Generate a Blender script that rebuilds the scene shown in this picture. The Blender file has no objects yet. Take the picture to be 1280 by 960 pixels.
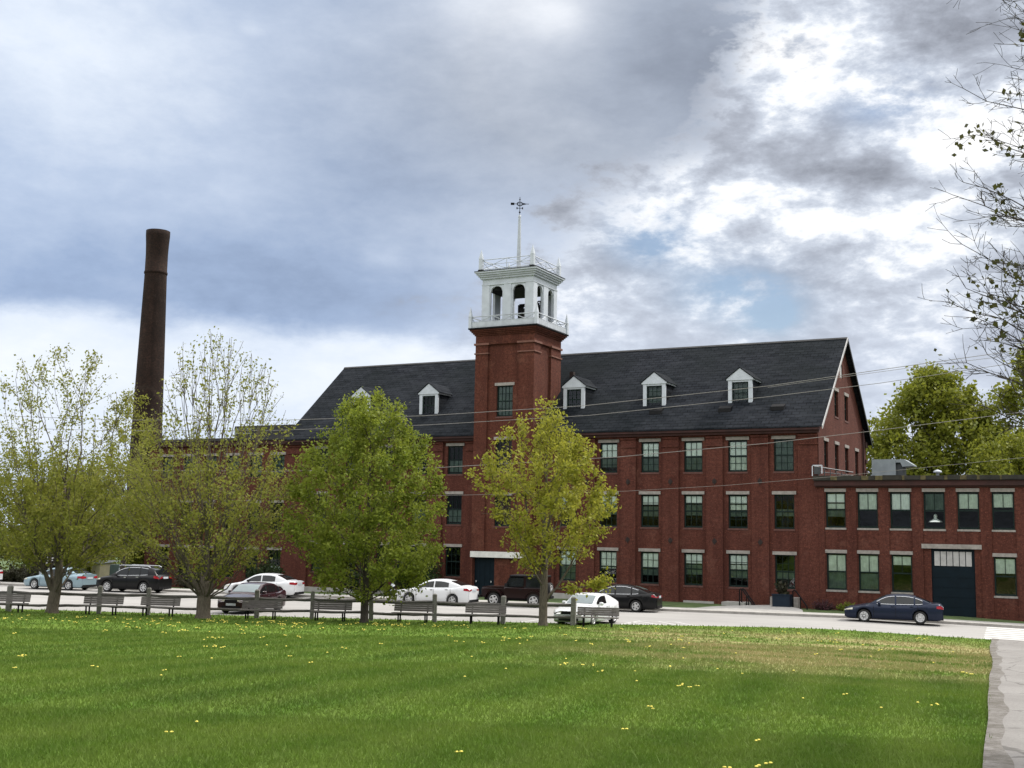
import bpy, math, random
import numpy as np
from math import sin, cos, pi, radians, sqrt, atan2
from mathutils import Vector, Matrix

random.seed(7)
RNG = np.random.default_rng(11)
sc = bpy.context.scene
COL = sc.collection

# ------------------------------------------------------------------ materials
class NT:
    def __init__(s, name):
        s.m = bpy.data.materials.new(name); s.m.use_nodes = True
        s.t = s.m.node_tree; s.t.nodes.clear()
        s.out = s.n('ShaderNodeOutputMaterial')
    def n(s, typ, ins=None, **kw):
        nd = s.t.nodes.new(typ)
        for k, v in kw.items(): setattr(nd, k, v)
        for k, v in (ins or {}).items(): s.set(nd, k, v)
        return nd
    def set(s, nd, k, v):
        sock = nd.inputs[k]
        if hasattr(v, 'bl_idname') or hasattr(v, 'node'):
            s.t.links.new(v.outputs[0] if hasattr(v, 'outputs') else v, sock)
        else:
            if isinstance(v, tuple) and len(v) == 3 and sock.type == 'RGBA': v = (*v, 1)
            sock.default_value = v
    def math(s, op, a, b=0.0, c=0.0):
        nd = s.n('ShaderNodeMath', operation=op)
        s.set(nd, 0, a); s.set(nd, 1, b)
        if op in ('MULTIPLY_ADD', 'SMOOTH_MIN', 'WRAP'): s.set(nd, 2, c)
        return nd
    def mix(s, f, a, b, blend='MIX'):
        nd = s.n('ShaderNodeMix', data_type='RGBA', blend_type=blend)
        s.set(nd, 0, f); s.set(nd, 6, a); s.set(nd, 7, b)
        return nd.outputs[2]
    def ramp(s, f, stops):
        nd = s.n('ShaderNodeValToRGB', {0: f}); cr = nd.color_ramp
        while len(cr.elements) < len(stops): cr.elements.new(.5)
        for e, (p, c) in zip(cr.elements, stops):
            e.position = p; e.color = (*c, 1) if len(c) == 3 else c
        return nd.outputs[0]
    def noise(s, vec, scale, detail=3, rough=.55, dist=0.0):
        nd = s.n('ShaderNodeTexNoise', {'Scale': scale, 'Detail': detail, 'Roughness': rough, 'Distortion': dist})
        if vec is not None: s.set(nd, 'Vector', vec)
        return nd.outputs['Fac']
    def pos(s, kind='Object'):
        return s.n('ShaderNodeTexCoord').outputs[kind]
    def geo(s, o='Position'):
        return s.n('ShaderNodeNewGeometry').outputs[o]
    def bsdf(s, **kw):
        nd = s.n('ShaderNodeBsdfPrincipled')
        for k, v in kw.items(): s.set(nd, k.replace('_', ' '), v)
        return nd
    def fin(s, sh):
        s.t.links.new(sh.outputs[0], s.out.inputs[0]); return s.m

def plain(name, col, rough=.6, var=.15, scale=3.0, metal=0.0, coat=0.0, spec=.5, bump=0.0, bscale=30):
    N = NT(name); p = N.geo()
    n = N.noise(p, scale, 4)
    lo = tuple(c * (1 - var) for c in col); hi = tuple(min(1, c * (1 + var)) for c in col)
    c = N.ramp(n, [(.3, lo), (.7, hi)])
    b = N.bsdf(Base_Color=c, Roughness=rough, Metallic=metal, Coat_Weight=coat)
    N.set(b, 'Coat Roughness', .04); N.set(b, 'Specular IOR Level', spec)
    if bump:
        bn = N.n('ShaderNodeBump', {'Strength': bump, 'Distance': .02, 'Height': N.noise(p, bscale, 4)})
        N.set(b, 'Normal', bn)
    return N.fin(b)

def brick_mat(name, c1, c2, mortar, dirt=.35, cyl=False):
    N = NT(name); p = N.geo()
    sp = N.n('ShaderNodeSeparateXYZ', {0: p})
    u = N.math('ADD', sp.outputs[0], sp.outputs[1])
    uv = N.n('ShaderNodeCombineXYZ', {0: u, 1: sp.outputs[2], 2: 0.0})
    bt = N.n('ShaderNodeTexBrick', {'Vector': uv, 'Color1': c1, 'Color2': c2, 'Mortar': mortar, 'Scale': 1.0,
             'Mortar Size': .006, 'Mortar Smooth': .3, 'Bias': -.1, 'Brick Width': .215, 'Row Height': .073})
    n1 = N.noise(p, .35, 5, .6); n2 = N.noise(p, 6, 4, .7); n3 = N.noise(uv, 14, 2, .5)
    st = N.noise(N.n('ShaderNodeMapping', {'Vector': p, 'Scale': (1.2, 1.2, .12)}), 1.3, 4, .6)
    c = N.mix(N.ramp(n1, [(.35, (0, 0, 0)), (.7, (1, 1, 1))]), bt, tuple(x * (1 - dirt) for x in c1))
    c = N.mix(N.ramp(st, [(.42, (0, 0, 0)), (.72, (.75, .75, .75))]), c, tuple(x * .62 for x in c2))
    pt = N.noise(p, .8, 3, .5)
    c = N.mix(N.ramp(pt, [(.60, (0, 0, 0)), (.68, (.35, .35, .35))]), c, (c1[0] * 1.25, c1[1] * 1.75, c1[2] * 1.9))
    c = N.mix(N.ramp(n2, [(.42, (0, 0, 0)), (.68, (.75, .75, .75))]), c, tuple(x * .5 for x in c2))
    c = N.mix(N.ramp(n3, [(.58, (0, 0, 0)), (.70, (.5, .5, .5))]), c, tuple(min(1, x * 1.9) for x in c1))
    b = N.bsdf(Base_Color=c, Roughness=.9)
    N.set(b, 'Specular IOR Level', .2)
    N.set(b, 'Normal', N.n('ShaderNodeBump', {'Strength': .5, 'Distance': .01, 'Height': bt.outputs['Fac'], }))
    return N.fin(b)

def slate_mat(name):
    N = NT(name); p = N.geo()
    sp = N.n('ShaderNodeSeparateXYZ', {0: p})
    uv = N.n('ShaderNodeCombineXYZ', {0: sp.outputs[0], 1: N.math('MULTIPLY', sp.outputs[2], 1.5), 2: 0.0})
    bt = N.n('ShaderNodeTexBrick', {'Vector': uv, 'Color1': (.0085, .0105, .0145), 'Color2': (.0185, .0215, .027), 'Mortar': (.002, .0022, .003),
             'Scale': 1.0, 'Mortar Size': .022, 'Bias': 0.0, 'Brick Width': .50, 'Row Height': .30})
    n = N.noise(N.n('ShaderNodeMapping', {'Vector': p, 'Scale': (.5, 1, 3.5)}), 1.3, 5, .7)
    n2 = N.noise(p, .25, 3)
    c = N.mix(N.ramp(n, [(.4, (0, 0, 0)), (.75, (.8, .8, .8))]), bt, (.034, .037, .044))
    c = N.mix(N.ramp(n2, [(.4, (0, 0, 0)), (.7, (.5, .5, .5))]), c, (.008, .011, .011))
    b = N.bsdf(Base_Color=c, Roughness=.85); N.set(b, 'Specular IOR Level', .05)
    N.set(b, 'Normal', N.n('ShaderNodeBump', {'Strength': .7, 'Distance': .03, 'Height': bt.outputs['Fac']}))
    return N.fin(b)

def glass_mat(name, tint=(.90, .95, .93), base=.035):
    N = NT(name)
    fr = N.n('ShaderNodeFresnel', {'IOR': 1.5})
    f = N.math('MULTIPLY_ADD', fr, 1.3, base - .03)
    wob = N.n('ShaderNodeBump', {'Strength': .08, 'Distance': .05, 'Height': N.noise(N.geo(), 1.6, 2)})
    t = N.n('ShaderNodeBsdfTransparent', {'Color': tint})
    g = N.n('ShaderNodeBsdfGlossy', {'Color': (1, 1, 1), 'Roughness': .02, 'Normal': wob})
    m = N.n('ShaderNodeMixShader', {0: f, 1: t, 2: g})
    return N.fin(m)

def leaf_mat(name, c1, c2, c3, trans=.45):
    N = NT(name)
    r = N.geo('Random Per Island')
    n = N.noise(N.geo(), .55, 3)
    c = N.ramp(r, [(0.0, c1), (.55, c2), (1.0, c3)])
    c = N.mix(N.ramp(n, [(.35, (0, 0, 0)), (.7, (.6, .6, .6))]), c, c3)
    d = N.bsdf(Base_Color=c, Roughness=.6); N.set(d, 'Specular IOR Level', .25)
    tl = N.n('ShaderNodeBsdfTranslucent', {'Color': N.mix(.5, c, c3)})
    return N.fin(N.n('ShaderNodeMixShader', {0: trans, 1: d, 2: tl}))

def bark_mat(name, col):
    N = NT(name); p = N.geo()
    m = N.n('ShaderNodeMapping', {'Vector': p, 'Scale': (6, 6, 1.2)})
    n = N.noise(m, 4, 5, .7)
    c = N.ramp(n, [(.3, tuple(x * .5 for x in col)), (.7, tuple(x * 1.3 for x in col))])
    b = N.bsdf(Base_Color=c, Roughness=.95); N.set(b, 'Specular IOR Level', .1)
    N.set(b, 'Normal', N.n('ShaderNodeBump', {'Strength': .7, 'Distance': .03, 'Height': n}))
    return N.fin(b)

def wood_mat(name, col):
    N = NT(name); p = N.pos('Object')
    m = N.n('ShaderNodeMapping', {'Vector': p, 'Scale': (1.5, 12, 22)})
    n = N.noise(m, 2.2, 5, .65)
    c = N.ramp(n, [(.3, tuple(x * .45 for x in col)), (.5, col), (.75, tuple(x * 1.45 for x in col))])
    return N.fin(N.bsdf(Base_Color=c, Roughness=.9))

M = {}
M['brick'] = brick_mat('red_brick', (.136, .043, .029), (.086, .027, .020), (.115, .066, .054))
M['brick_tower'] = brick_mat('tower_brick', (.138, .043, .027), (.088, .028, .019), (.112, .062, .048), .3)
M['brick_chimney'] = brick_mat('sooty_brick', (.052, .027, .020), (.018, .012, .010), (.05, .036, .03), .8)
M['brick_sill'] = plain('brick_sill', (.10, .042, .034), .9, .3, 6)
M['corbel'] = plain('lighter_corbel_brick', (.165, .075, .055), .9, .3, 5)
M['slate'] = slate_mat('slate_roof')
M['granite'] = plain('granite', (.27, .245, .225), .85, .22, 5, bump=.3)
M['white_stone'] = plain('white_lintel_paint', (.66, .65, .62), .7, .12, 4)
M['white'] = plain('white_wood_paint', (.49, .525, .575), .55, .09, 2.2)
M['rail_white'] = plain('weathered_white_rail', (.43, .46, .50), .6, .12, 3)
M['trim_grey'] = plain('grey_white_trim', (.40, .39, .385), .6, .15, 3)
M['green_frame'] = plain('dark_green_frame', (.007, .017, .015), .55, .2, 3, spec=.2)
M['door_blue'] = plain('dark_blue_green_door', (.003, .009, .0145), .6, .15, 2, spec=.15)
M['corn_red'] = plain('dark_red_cornice', (.040, .012, .010), .8, .3, 2)
M['black'] = plain('black_iron', (.008, .008, .009), .7, .2, 8, spec=.12)
M['rust'] = plain('rusty_iron', (.022, .012, .010), .8, .3, 8)
M['tar'] = plain('flat_roof_tar', (.035, .035, .036), .9, .3, .8)
M['edge_tile'] = plain('weathered_roof_edge', (.022, .020, .015), .85, .5, 2.2)
M['edge_moss'] = plain('mossy_roof_edge', (.085, .070, .030), .9, .5, 3.0)
M['metal'] = plain('galvanised_metal', (.26, .29, .31), .45, .12, 3, metal=.35)
M['metal_dark'] = plain('dark_metal', (.06, .065, .07), .5, .2, 3, metal=.4)
M['blind'] = plain('pale_blind', (.64, .70, .63), .9, .16, 4)
M['blind_white'] = plain('white_blind', (.80, .85, .82), .9, .10, 4)
M['blind_dim'] = plain('dim_green_blind', (.11, .155, .13), .9, .3, 3)
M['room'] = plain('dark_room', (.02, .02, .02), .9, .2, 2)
M['glass'] = glass_mat('window_glass')
M['bronze'] = plain('dark_bronze', (.020, .018, .014), .5, .3, 4, metal=.5)
M['bark'] = bark_mat('grey_brown_bark', (.125, .105, .085))
M['bark_dark'] = bark_mat('dark_bark', (.070, .060, .052))
M['bench_wood'] = wood_mat('weathered_grey_wood', (.135, .122, .115))
M['rail_wood'] = wood_mat('dark_weathered_rail', (.105, .098, .092))
M['post_wood'] = wood_mat('weathered_post_wood', (.215, .205, .19))
M['concrete'] = plain('pale_concrete', (.33, .318, .30), .9, .16, 2.2, bump=.2)
M['kerb'] = plain('kerb_granite', (.27, .255, .235), .9, .2, 3, bump=.2)
M['wire'] = plain('wire', (.25, .235, .22), .5, .1, 1)
M['cream'] = plain('cream_paint', (.55, .50, .33), .7, .1, 2)
M['box_green'] = plain('grey_green_cabinet', (.060, .085, .080), .6, .15, 2)
M['navy'] = plain('navy_paint', (.008, .016, .028), .6, .15, 3, spec=.2)
M['yellow'] = plain('dandelion_yellow', (.78, .66, .12), .8, .1, 20)
M['stem'] = plain('stem_green', (.06, .12, .02), .8, .1, 20)
M['paint'] = plain('road_paint', (.50, .495, .48), .8, .15, 4)
# cars
def paint(name, col, metal=0.0, rough=.28, coat=.12):
    return plain(name, col, rough, .03, 1, metal=metal, coat=coat, spec=.22)
M['car_white'] = paint('car_white', (.66, .67, .69), coat=.5)
M['car_black'] = paint('car_black', (.0035, .0035, .0045))
M['car_navy'] = paint('car_navy', (.014, .020, .040), .4)
M['car_blue'] = paint('car_pale_blue', (.25, .34, .39), .35, coat=.4)
M['car_maroon'] = paint('car_maroon', (.030, .010, .014), .3, .25, .7)
M['car_red'] = paint('car_dark_red', (.012, .003, .0035), .1)
M['car_glass'] = plain('car_glass', (.008, .010, .011), .05, .1, 1, spec=.5)
M['car_screen'] = plain('car_windscreen', (.10, .14, .15), .04, .2, 1, spec=1.0)
M['rubber'] = plain('tyre_rubber', (.013, .013, .013), .85, .2, 8)
M['alloy'] = plain('alloy_rim', (.55, .55, .56), .35, .08, 8, metal=.6)
M['rimdark'] = plain('rim_shadow', (.03, .03, .032), .6, .1, 8)
M['chrome'] = plain('chrome', (.6, .61, .63), .2, .05, 5, metal=.9)
M['tail'] = plain('tail_light', (.32, .012, .02), .2, .2, 8, coat=.6)
M['head'] = plain('head_light', (.62, .60, .50), .12, .15, 9, coat=.8)
M['trim_black'] = plain('black_trim', (.009, .009, .010), .7, .2, 5, spec=.2)
M['plate'] = plain('license_plate', (.45, .48, .52), .5, .1, 8)
# leaves
M['leaf_lime'] = leaf_mat('lime_leaf', (.180, .205, .022), (.255, .270, .030), (.330, .315, .044), .50)
M['leaf_green'] = leaf_mat('green_leaf', (.110, .160, .018), (.165, .215, .024), (.235, .265, .036), .48)
M['leaf_spring'] = leaf_mat('spring_leaf', (.130, .160, .022), (.190, .215, .030), (.270, .265, .052), .48)
M['leaf_olive'] = leaf_mat('olive_leaf', (.110, .140, .014), (.160, .190, .020), (.225, .235, .030), .45)
M['leaf_dark'] = leaf_mat('dark_leaf', (.012, .026, .008), (.022, .042, .012), (.035, .058, .016), .25)
M['leaf_bush'] = leaf_mat('bush_leaf', (.020, .018, .012), (.028, .028, .014), (.040, .038, .020), .25)
M['leaf_near'] = leaf_mat('near_leaf', (.040, .048, .014), (.060, .066, .018), (.085, .080, .024), .35)
M['leaf_red'] = leaf_mat('purple_leaf', (.055, .016, .026), (.085, .028, .040), (.10, .045, .05), .3)

def road_material():
    N = NT('road_asphalt'); p = N.geo()
    n = N.noise(p, .18, 4); n2 = N.noise(p, 14, 5, .7)
    n3 = N.noise(N.n('ShaderNodeMapping', {'Vector': p, 'Rotation': (0, 0, radians(-8)), 'Scale': (.05, .9, 1)}), 1.2, 3)
    c = N.ramp(n, [(.3, (.275, .265, .255)), (.7, (.335, .325, .31))])
    c = N.mix(N.ramp(n3, [(.45, (0, 0, 0)), (.7, (.5, .5, .5))]), c, (.235, .228, .22))
    c = N.mix(N.ramp(n2, [(.5, (0, 0, 0)), (.75, (.5, .5, .5))]), c, (.22, .21, .205))
    b = N.bsdf(Base_Color=c, Roughness=.9); N.set(b, 'Specular IOR Level', .2)
    N.set(b, 'Normal', N.n('ShaderNodeBump', {'Strength': .3, 'Distance': .02, 'Height': n2}))
    return N.fin(b)
M['road'] = road_material()

def path_material():
    N = NT('path_asphalt'); p = N.geo()
    n = N.noise(p, .5, 5, .6); n2 = N.noise(p, 22, 5, .75)
    cr = N.n('ShaderNodeTexVoronoi', {'Vector': N.n('ShaderNodeMapping', {'Vector': p, 'Scale': (1.0, .55, 1)}), 'Scale': .55}, feature='DISTANCE_TO_EDGE')
    wob = N.noise(p, 3, 4)
    crk = N.ramp(N.math('ADD', cr.outputs['Distance'], N.math('MULTIPLY', N.math('SUBTRACT', wob, .5), .10)), [(.0, (1, 1, 1)), (.012, (0, 0, 0))])
    c = N.ramp(n, [(.3, (.180, .170, .160)), (.7, (.235, .224, .212))])
    c = N.mix(N.ramp(n2, [(.5, (0, 0, 0)), (.72, (.7, .7, .7))]), c, (.105, .098, .092))
    c = N.mix(N.math('MULTIPLY', crk, .65), c, (.06, .055, .05))
    b = N.bsdf(Base_Color=c, Roughness=.92); N.set(b, 'Specular IOR Level', .2)
    N.set(b, 'Normal', N.n('ShaderNodeBump', {'Strength': .5, 'Distance': .02, 'Height': n2}))
    return N.fin(b)
M['path'] = path_material()
def grit_material():
    N = NT('crumbled_path_edge'); p = N.geo()
    n = N.noise(p, 9, 6, .8); n2 = N.noise(p, 1.7, 4, .7)
    c = N.ramp(n, [(.35, (.085, .075, .064)), (.52, (.165, .152, .138)), (.70, (.232, .220, .207))])
    c = N.mix(N.ramp(n2, [(.40, (0, 0, 0)), (.62, (.8, .8, .8))]), c, (.065, .055, .040))
    b = N.bsdf(Base_Color=c, Roughness=.95)
    N.set(b, 'Normal', N.n('ShaderNodeBump', {'Strength': .9, 'Distance': .03, 'Height': n}))
    return N.fin(b)
M['grit'] = grit_material()

def grass_colour(N, p):
    """Mown lawn colour: stripes from the mower, dry straw patches near the road, slow mottling."""
    sx = N.n('ShaderNodeSeparateXYZ', {0: p})
    across = N.math('MULTIPLY_ADD', sx.outputs[1], .19, sx.outputs[0])
    wv = N.noise(p, .12, 2)
    ph = N.math('ADD', N.math('MULTIPLY', across, 3.6), N.math('MULTIPLY', wv, 1.6))
    stripe = N.math('SINE', ph)
    n1 = N.noise(p, .33, 5, .65); n2 = N.noise(p, 3.5, 5, .7)
    c = N.ramp(n1, [(.30, (.054, .112, .010)), (.5, (.084, .160, .014)), (.68, (.136, .205, .025))])
    c = N.mix(N.math('MULTIPLY_ADD', stripe, .27, .30), c, (.158, .228, .036))
    c = N.mix(N.ramp(n2, [(.45, (0, 0, 0)), (.72, (.5, .5, .5))]), c, (.120, .150, .042))
    # dry band: position measured back from the road edge
    sep = N.n('ShaderNodeSeparateXYZ', {0: p})
    d = N.math('SUBTRACT', N.math('MULTIPLY_ADD', sep.outputs[0], .36, -18.6), sep.outputs[1])
    n3 = N.noise(N.n('ShaderNodeMapping', {'Vector': p, 'Scale': (.45, 1.0, 1), 'Rotation': (0, 0, radians(-20))}), .55, 6, .72)
    band = N.ramp(N.math('MULTIPLY', N.math('ABSOLUTE', N.math('SUBTRACT', d, 18.5)), 1 / 17.0), [(.50, (1, 1, 1)), (1.0, (0, 0, 0))])
    along = N.math('MULTIPLY_ADD', d, -.35, sep.outputs[0])
    xm = N.ramp(N.math('MULTIPLY_ADD', along, 1 / 18.0, .5), [(.08, (0, 0, 0)), (.36, (1, 1, 1)), (.95, (1, 1, 1)), (1.0, (.6, .6, .6))])
    dry = N.math('MULTIPLY', N.math('MULTIPLY', band, xm), N.ramp(n3, [(.40, (0, 0, 0)), (.57, (1, 1, 1))]))
    c = N.mix(N.math('MULTIPLY', dry, .95), c, (.350, .295, .140))
    return c

def lawn_material():
    N = NT('lawn_turf'); p = N.geo()
    c = grass_colour(N, p)
    n = N.noise(p, 28, 5, .75)
    c = N.mix(N.ramp(n, [(.42, (0, 0, 0)), (.7, (.75, .75, .75))]), c, (.030, .060, .013))
    b = N.bsdf(Base_Color=c, Roughness=.95); N.set(b, 'Specular IOR Level', .1)
    N.set(b, 'Normal', N.n('ShaderNodeBump', {'Strength': .8, 'Distance': .04, 'Height': n}))
    return N.fin(b)
M['lawn'] = lawn_material()
def blade_material():
    N = NT('grass_blade'); p = N.geo()
    c = grass_colour(N, p)
    r = N.geo('Random Per Island')
    c = N.mix(N.math('MULTIPLY', r, .30), c, (.130, .165, .045))
    d = N.bsdf(Base_Color=c, Roughness=.7); N.set(d, 'Specular IOR Level', .2)
    t = N.n('ShaderNodeBsdfTranslucent', {'Color': c})
    return N.fin(N.n('ShaderNodeMixShader', {0: .35, 1: d, 2: t}))
M['blade'] = blade_material()
M['verge'] = plain('verge_grass', (.055, .088, .022), .95, .5, 1.2, bump=.8, bscale=18)
M['soil'] = plain('far_ground', (.05, .065, .025), .95, .4, .2)

# ------------------------------------------------------------------ object helpers
WL = {}     # world location of every object placed here (no rotation in buildings)
class MB:
    def __init__(s): s.v = []; s.f = []; s.mi = []; s.sm = []; s.cur = 0; s.smooth = False
    def face(s, idx): s.f.append(idx); s.mi.append(s.cur); s.sm.append(s.smooth)
    def add(s, verts, faces):
        o = len(s.v); s.v += [tuple(v) for v in verts]
        for f in faces: s.face([i + o for i in f])
    def quad(s, a, b, c, d): s.add([a, b, c, d], [(0, 1, 2, 3)])
    def box(s, x0, x1, y0, y1, z0, z1, mat=None):
        v = [(x0, y0, z0), (x1, y0, z0), (x1, y1, z0), (x0, y1, z0), (x0, y0, z1), (x1, y0, z1), (x1, y1, z1), (x0, y1, z1)]
        if mat is not None: v = [tuple(mat @ Vector(p)) for p in v]
        s.add(v, [(0, 3, 2, 1), (4, 5, 6, 7), (0, 1, 5, 4), (1, 2, 6, 5), (2, 3, 7, 6), (3, 0, 4, 7)])
    def prism(s, pts, a, b):
        """pts: list of 3D points (a closed outline); extruded by vector from a to b offsets"""
        n = len(pts); A = [tuple(Vector(p) + Vector(a)) for p in pts]; B = [tuple(Vector(p) + Vector(b)) for p in pts]
        s.add(A + B, [tuple(range(n - 1, -1, -1)), tuple(range(n, 2 * n))] + [(i, (i + 1) % n, n + (i + 1) % n, n + i) for i in range(n)])
    def tube(s, pts, rad, k=6, cap=True):
        pts = [Vector(p) for p in pts]; n = len(pts)
        if not hasattr(rad, '__len__'): rad = [rad] * n
        o = len(s.v); up = Vector((0.13, .27, 1)).normalized()
        for i, p in enumerate(pts):
            t = (pts[min(i + 1, n - 1)] - pts[max(i - 1, 0)])
            if t.length < 1e-9: t = Vector((0, 0, 1))
            t.normalize(); a = t.cross(up)
            if a.length < 1e-3: a = t.cross(Vector((1, 0, 0)))
            a.normalize(); b = t.cross(a)
            for j in range(k):
                q = p + (a * cos(2 * pi * j / k) + b * sin(2 * pi * j / k)) * rad[i]; s.v.append(tuple(q))
        for i in range(n - 1):
            for j in range(k):
                s.face([o + i * k + j, o + i * k + (j + 1) % k, o + (i + 1) * k + (j + 1) % k, o + (i + 1) * k + j])
        if cap:
            s.face([o + j for j in range(k - 1, -1, -1)]); s.face([o + (n - 1) * k + j for j in range(k)])
    def lathe(s, prof, k=20, c=(0, 0, 0), axis='z'):
        o = len(s.v)
        for r, h in prof:
            for j in range(k):
                a = 2 * pi * j / k
                if axis == 'z': p = (c[0] + r * cos(a), c[1] + r * sin(a), c[2] + h)
                else: p = (c[0] + r * cos(a), c[1] + h, c[2] + r * sin(a))
                s.v.append(p)
        for i in range(len(prof) - 1):
            for j in range(k):
                q = [o + i * k + j, o + i * k + (j + 1) % k, o + (i + 1) * k + (j + 1) % k, o + (i + 1) * k + j]
                s.face(q if axis == 'z' else q[::-1])
    def mesh(s, name, mats):
        me = bpy.data.meshes.new(name); me.from_pydata(s.v, [], s.f)
        for m in (mats if isinstance(mats, (list, tuple)) else [mats]): me.materials.append(M[m] if isinstance(m, str) else m)
        me.polygons.foreach_set('material_index', s.mi); me.polygons.foreach_set('use_smooth', s.sm)
        me.update(); return me

def link(name, me, parent=None, loc=(0, 0, 0), rotz=0.0):
    o = bpy.data.objects.new(name, me); COL.objects.link(o)
    loc = Vector(loc)
    WL[o] = loc
    if parent is not None:
        o.parent = parent; o.location = loc - WL.get(parent, Vector((0, 0, 0)))
    else: o.location = loc
    o.rotation_euler = (0, 0, rotz)
    return o
def local(name, me, parent, loc=(0, 0, 0), rotz=0.0):
    """child placed in its parent's own frame"""
    o = bpy.data.objects.new(name, me); COL.objects.link(o); o.parent = parent; o.location = loc; o.rotation_euler = (0, 0, rotz)
    return o
def tag(o, label=None, cat=None, group=None, kind=None):
    if label: o['label'] = label
    if cat: o['category'] = cat
    if group: o['group'] = group
    if kind: o['kind'] = kind
    return o
def thing(name, label, cat, loc=(0, 0, 0), rotz=0.0, group=None):
    return tag(link(name, None, None, loc, rotz), label, cat, group)
def structure(name, mb, mats):
    return tag(link(name, mb.mesh(name, mats)), kind='structure')
def np_mesh(name, V, F, mats):
    me = bpy.data.meshes.new(name); V = np.asarray(V, np.float32); F = np.asarray(F, np.int32)
    k = F.shape[1]
    me.vertices.add(len(V)); me.vertices.foreach_set('co', V.ravel())
    me.loops.add(F.size); me.loops.foreach_set('vertex_index', F.ravel())
    me.polygons.add(len(F)); me.polygons.foreach_set('loop_start', np.arange(0, F.size, k, dtype=np.int32))
    for m in (mats if isinstance(mats, (list, tuple)) else [mats]): me.materials.append(M[m])
    me.update(calc_edges=True); me.validate(); return me

# ------------------------------------------------------------------ camera (eye a little above the lawn, beside the path)
CAM = Vector((17.219, -72.929, 3.387))
cam = bpy.data.cameras.new('camera'); camo = bpy.data.objects.new('camera', cam); COL.objects.link(camo)
yaw, pit, rol = 0.48501, 0.12669, 0.01848
Fv = Vector((-sin(yaw) * cos(pit), cos(yaw) * cos(pit), sin(pit))); R0 = Vector((cos(yaw), sin(yaw), 0)); U0 = R0.cross(Fv)
Rv = cos(rol) * R0 + sin(rol) * U0; Uv = -sin(rol) * R0 + cos(rol) * U0
camo.matrix_world = Matrix(((Rv.x, Uv.x, -Fv.x, CAM.x), (Rv.y, Uv.y, -Fv.y, CAM.y), (Rv.z, Uv.z, -Fv.z, CAM.z), (0, 0, 0, 1)))
cam.sensor_width = 36; cam.lens = 1485.3 / 1280 * 36; cam.clip_start = .1; cam.clip_end = 5000
sc.camera = camo
def sky_dir(px, py):
    d = Fv + Rv * ((px - 640) / 1485.3) - Uv * ((py - 480) / 1485.3); return d.normalized()

# ------------------------------------------------------------------ world: broken cloud deck over a clear sky
SUN_EL, SUN_AZ = radians(52), radians(38)     # azimuth clockwise from +Y: behind the mill, to the right
w = bpy.data.worlds.new('World'); sc.world = w; w.use_nodes = True
class WT(NT):
    def __init__(s): s.t = w.node_tree; s.t.nodes.clear(); s.out = s.n('ShaderNodeOutputWorld')
N = WT()
dirv = N.n('ShaderNodeTexCoord').outputs['Generated']
dn = N.n('ShaderNodeVectorMath', {0: dirv}, operation='NORMALIZE')
sp = N.n('ShaderNodeSeparateXYZ', {0: dn})
zz = N.math('MAXIMUM', sp.outputs[2], 0.0)
den = N.math('ADD', zz, .16)
pl = N.n('ShaderNodeCombineXYZ', {0: N.math('DIVIDE', sp.outputs[0], den), 1: N.math('DIVIDE', sp.outputs[1], den), 2: 0.0})
def blob(px, py, rad, sx=1.0):
    """soft patch of the sky round a direction; rad in degrees, sx widens it sideways"""
    c = sky_dir(px, py); r = c.cross(Vector((0, 0, 1))).normalized(); u = r.cross(c)
    a = N.n('ShaderNodeVectorMath', {0: dn, 1: tuple(r)}, operation='DOT_PRODUCT').outputs['Value']
    b = N.n('ShaderNodeVectorMath', {0: dn, 1: tuple(u)}, operation='DOT_PRODUCT').outputs['Value']
    f = N.n('ShaderNodeVectorMath', {0: dn, 1: tuple(c)}, operation='DOT_PRODUCT').outputs['Value']
    k = sin(radians(rad))
    q = N.math('ADD', N.math('POWER', N.math('DIVIDE', N.math('ABSOLUTE', a), k * sx), 2.0), N.math('POWER', N.math('DIVIDE', N.math('ABSOLUTE', b), k), 2.0))
    e = N.math('EXPONENT', N.math('MULTIPLY', q, -1.0))
    return N.math('MULTIPLY', e, N.math('GREATER_THAN', f, 0.0))
d3 = N.n('ShaderNodeMapping', {'Vector': dn, 'Scale': (1, 1, 1.9)})
nb = N.noise(d3, 5.2, 10, .58, .12)
nb2 = N.noise(N.n('ShaderNodeMapping', {'Vector': dn, 'Location': (3.7, 1.2, .4), 'Scale': (1, 1, 2.2)}), 13, 10, .64, .15)
nb3 = N.noise(N.n('ShaderNodeMapping', {'Vector': dn, 'Location': (-2.7, 5.2, 1.4), 'Scale': (1, 1, 2.0)}), 34, 7, .62, .2)
nl = N.noise(N.n('ShaderNodeMapping', {'Vector': dn, 'Location': (1.1, 4.0, 2.2), 'Scale': (1, 1, 2.6)}), 2.6, 6, .55, .3)
def acc(terms, base):
    s_ = base
    for amp, node in terms: s_ = N.math('MULTIPLY_ADD', node, amp, s_)
    return s_
def dotv(v): return N.n('ShaderNodeVectorMath', {0: dn, 1: tuple(v)}, operation='DOT_PRODUCT').outputs['Value']
cF = N.math('MAXIMUM', dotv(Fv), .12)
gX = N.math('MULTIPLY', N.math('DIVIDE', dotv(Rv), cF), 1485.3 / 640)      # across the sky ahead, -1 .. 1 over the view
gY = N.math('MULTIPLY', N.math('DIVIDE', dotv(Uv), cF), 1485.3 / 480)
def curve(node, pts, lo=-1.5, hi=1.5):
    """piecewise curve value(node) through (x, v); values kept in -1..1"""
    t = N.math('MULTIPLY_ADD', node, 1 / (hi - lo), -lo / (hi - lo))
    rmp = N.ramp(t, [((x - lo) / (hi - lo), ((v + 1) / 2,) * 3) for x, v in pts])
    return N.math('MULTIPLY_ADD', rmp, 2.0, -1.0)
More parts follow.
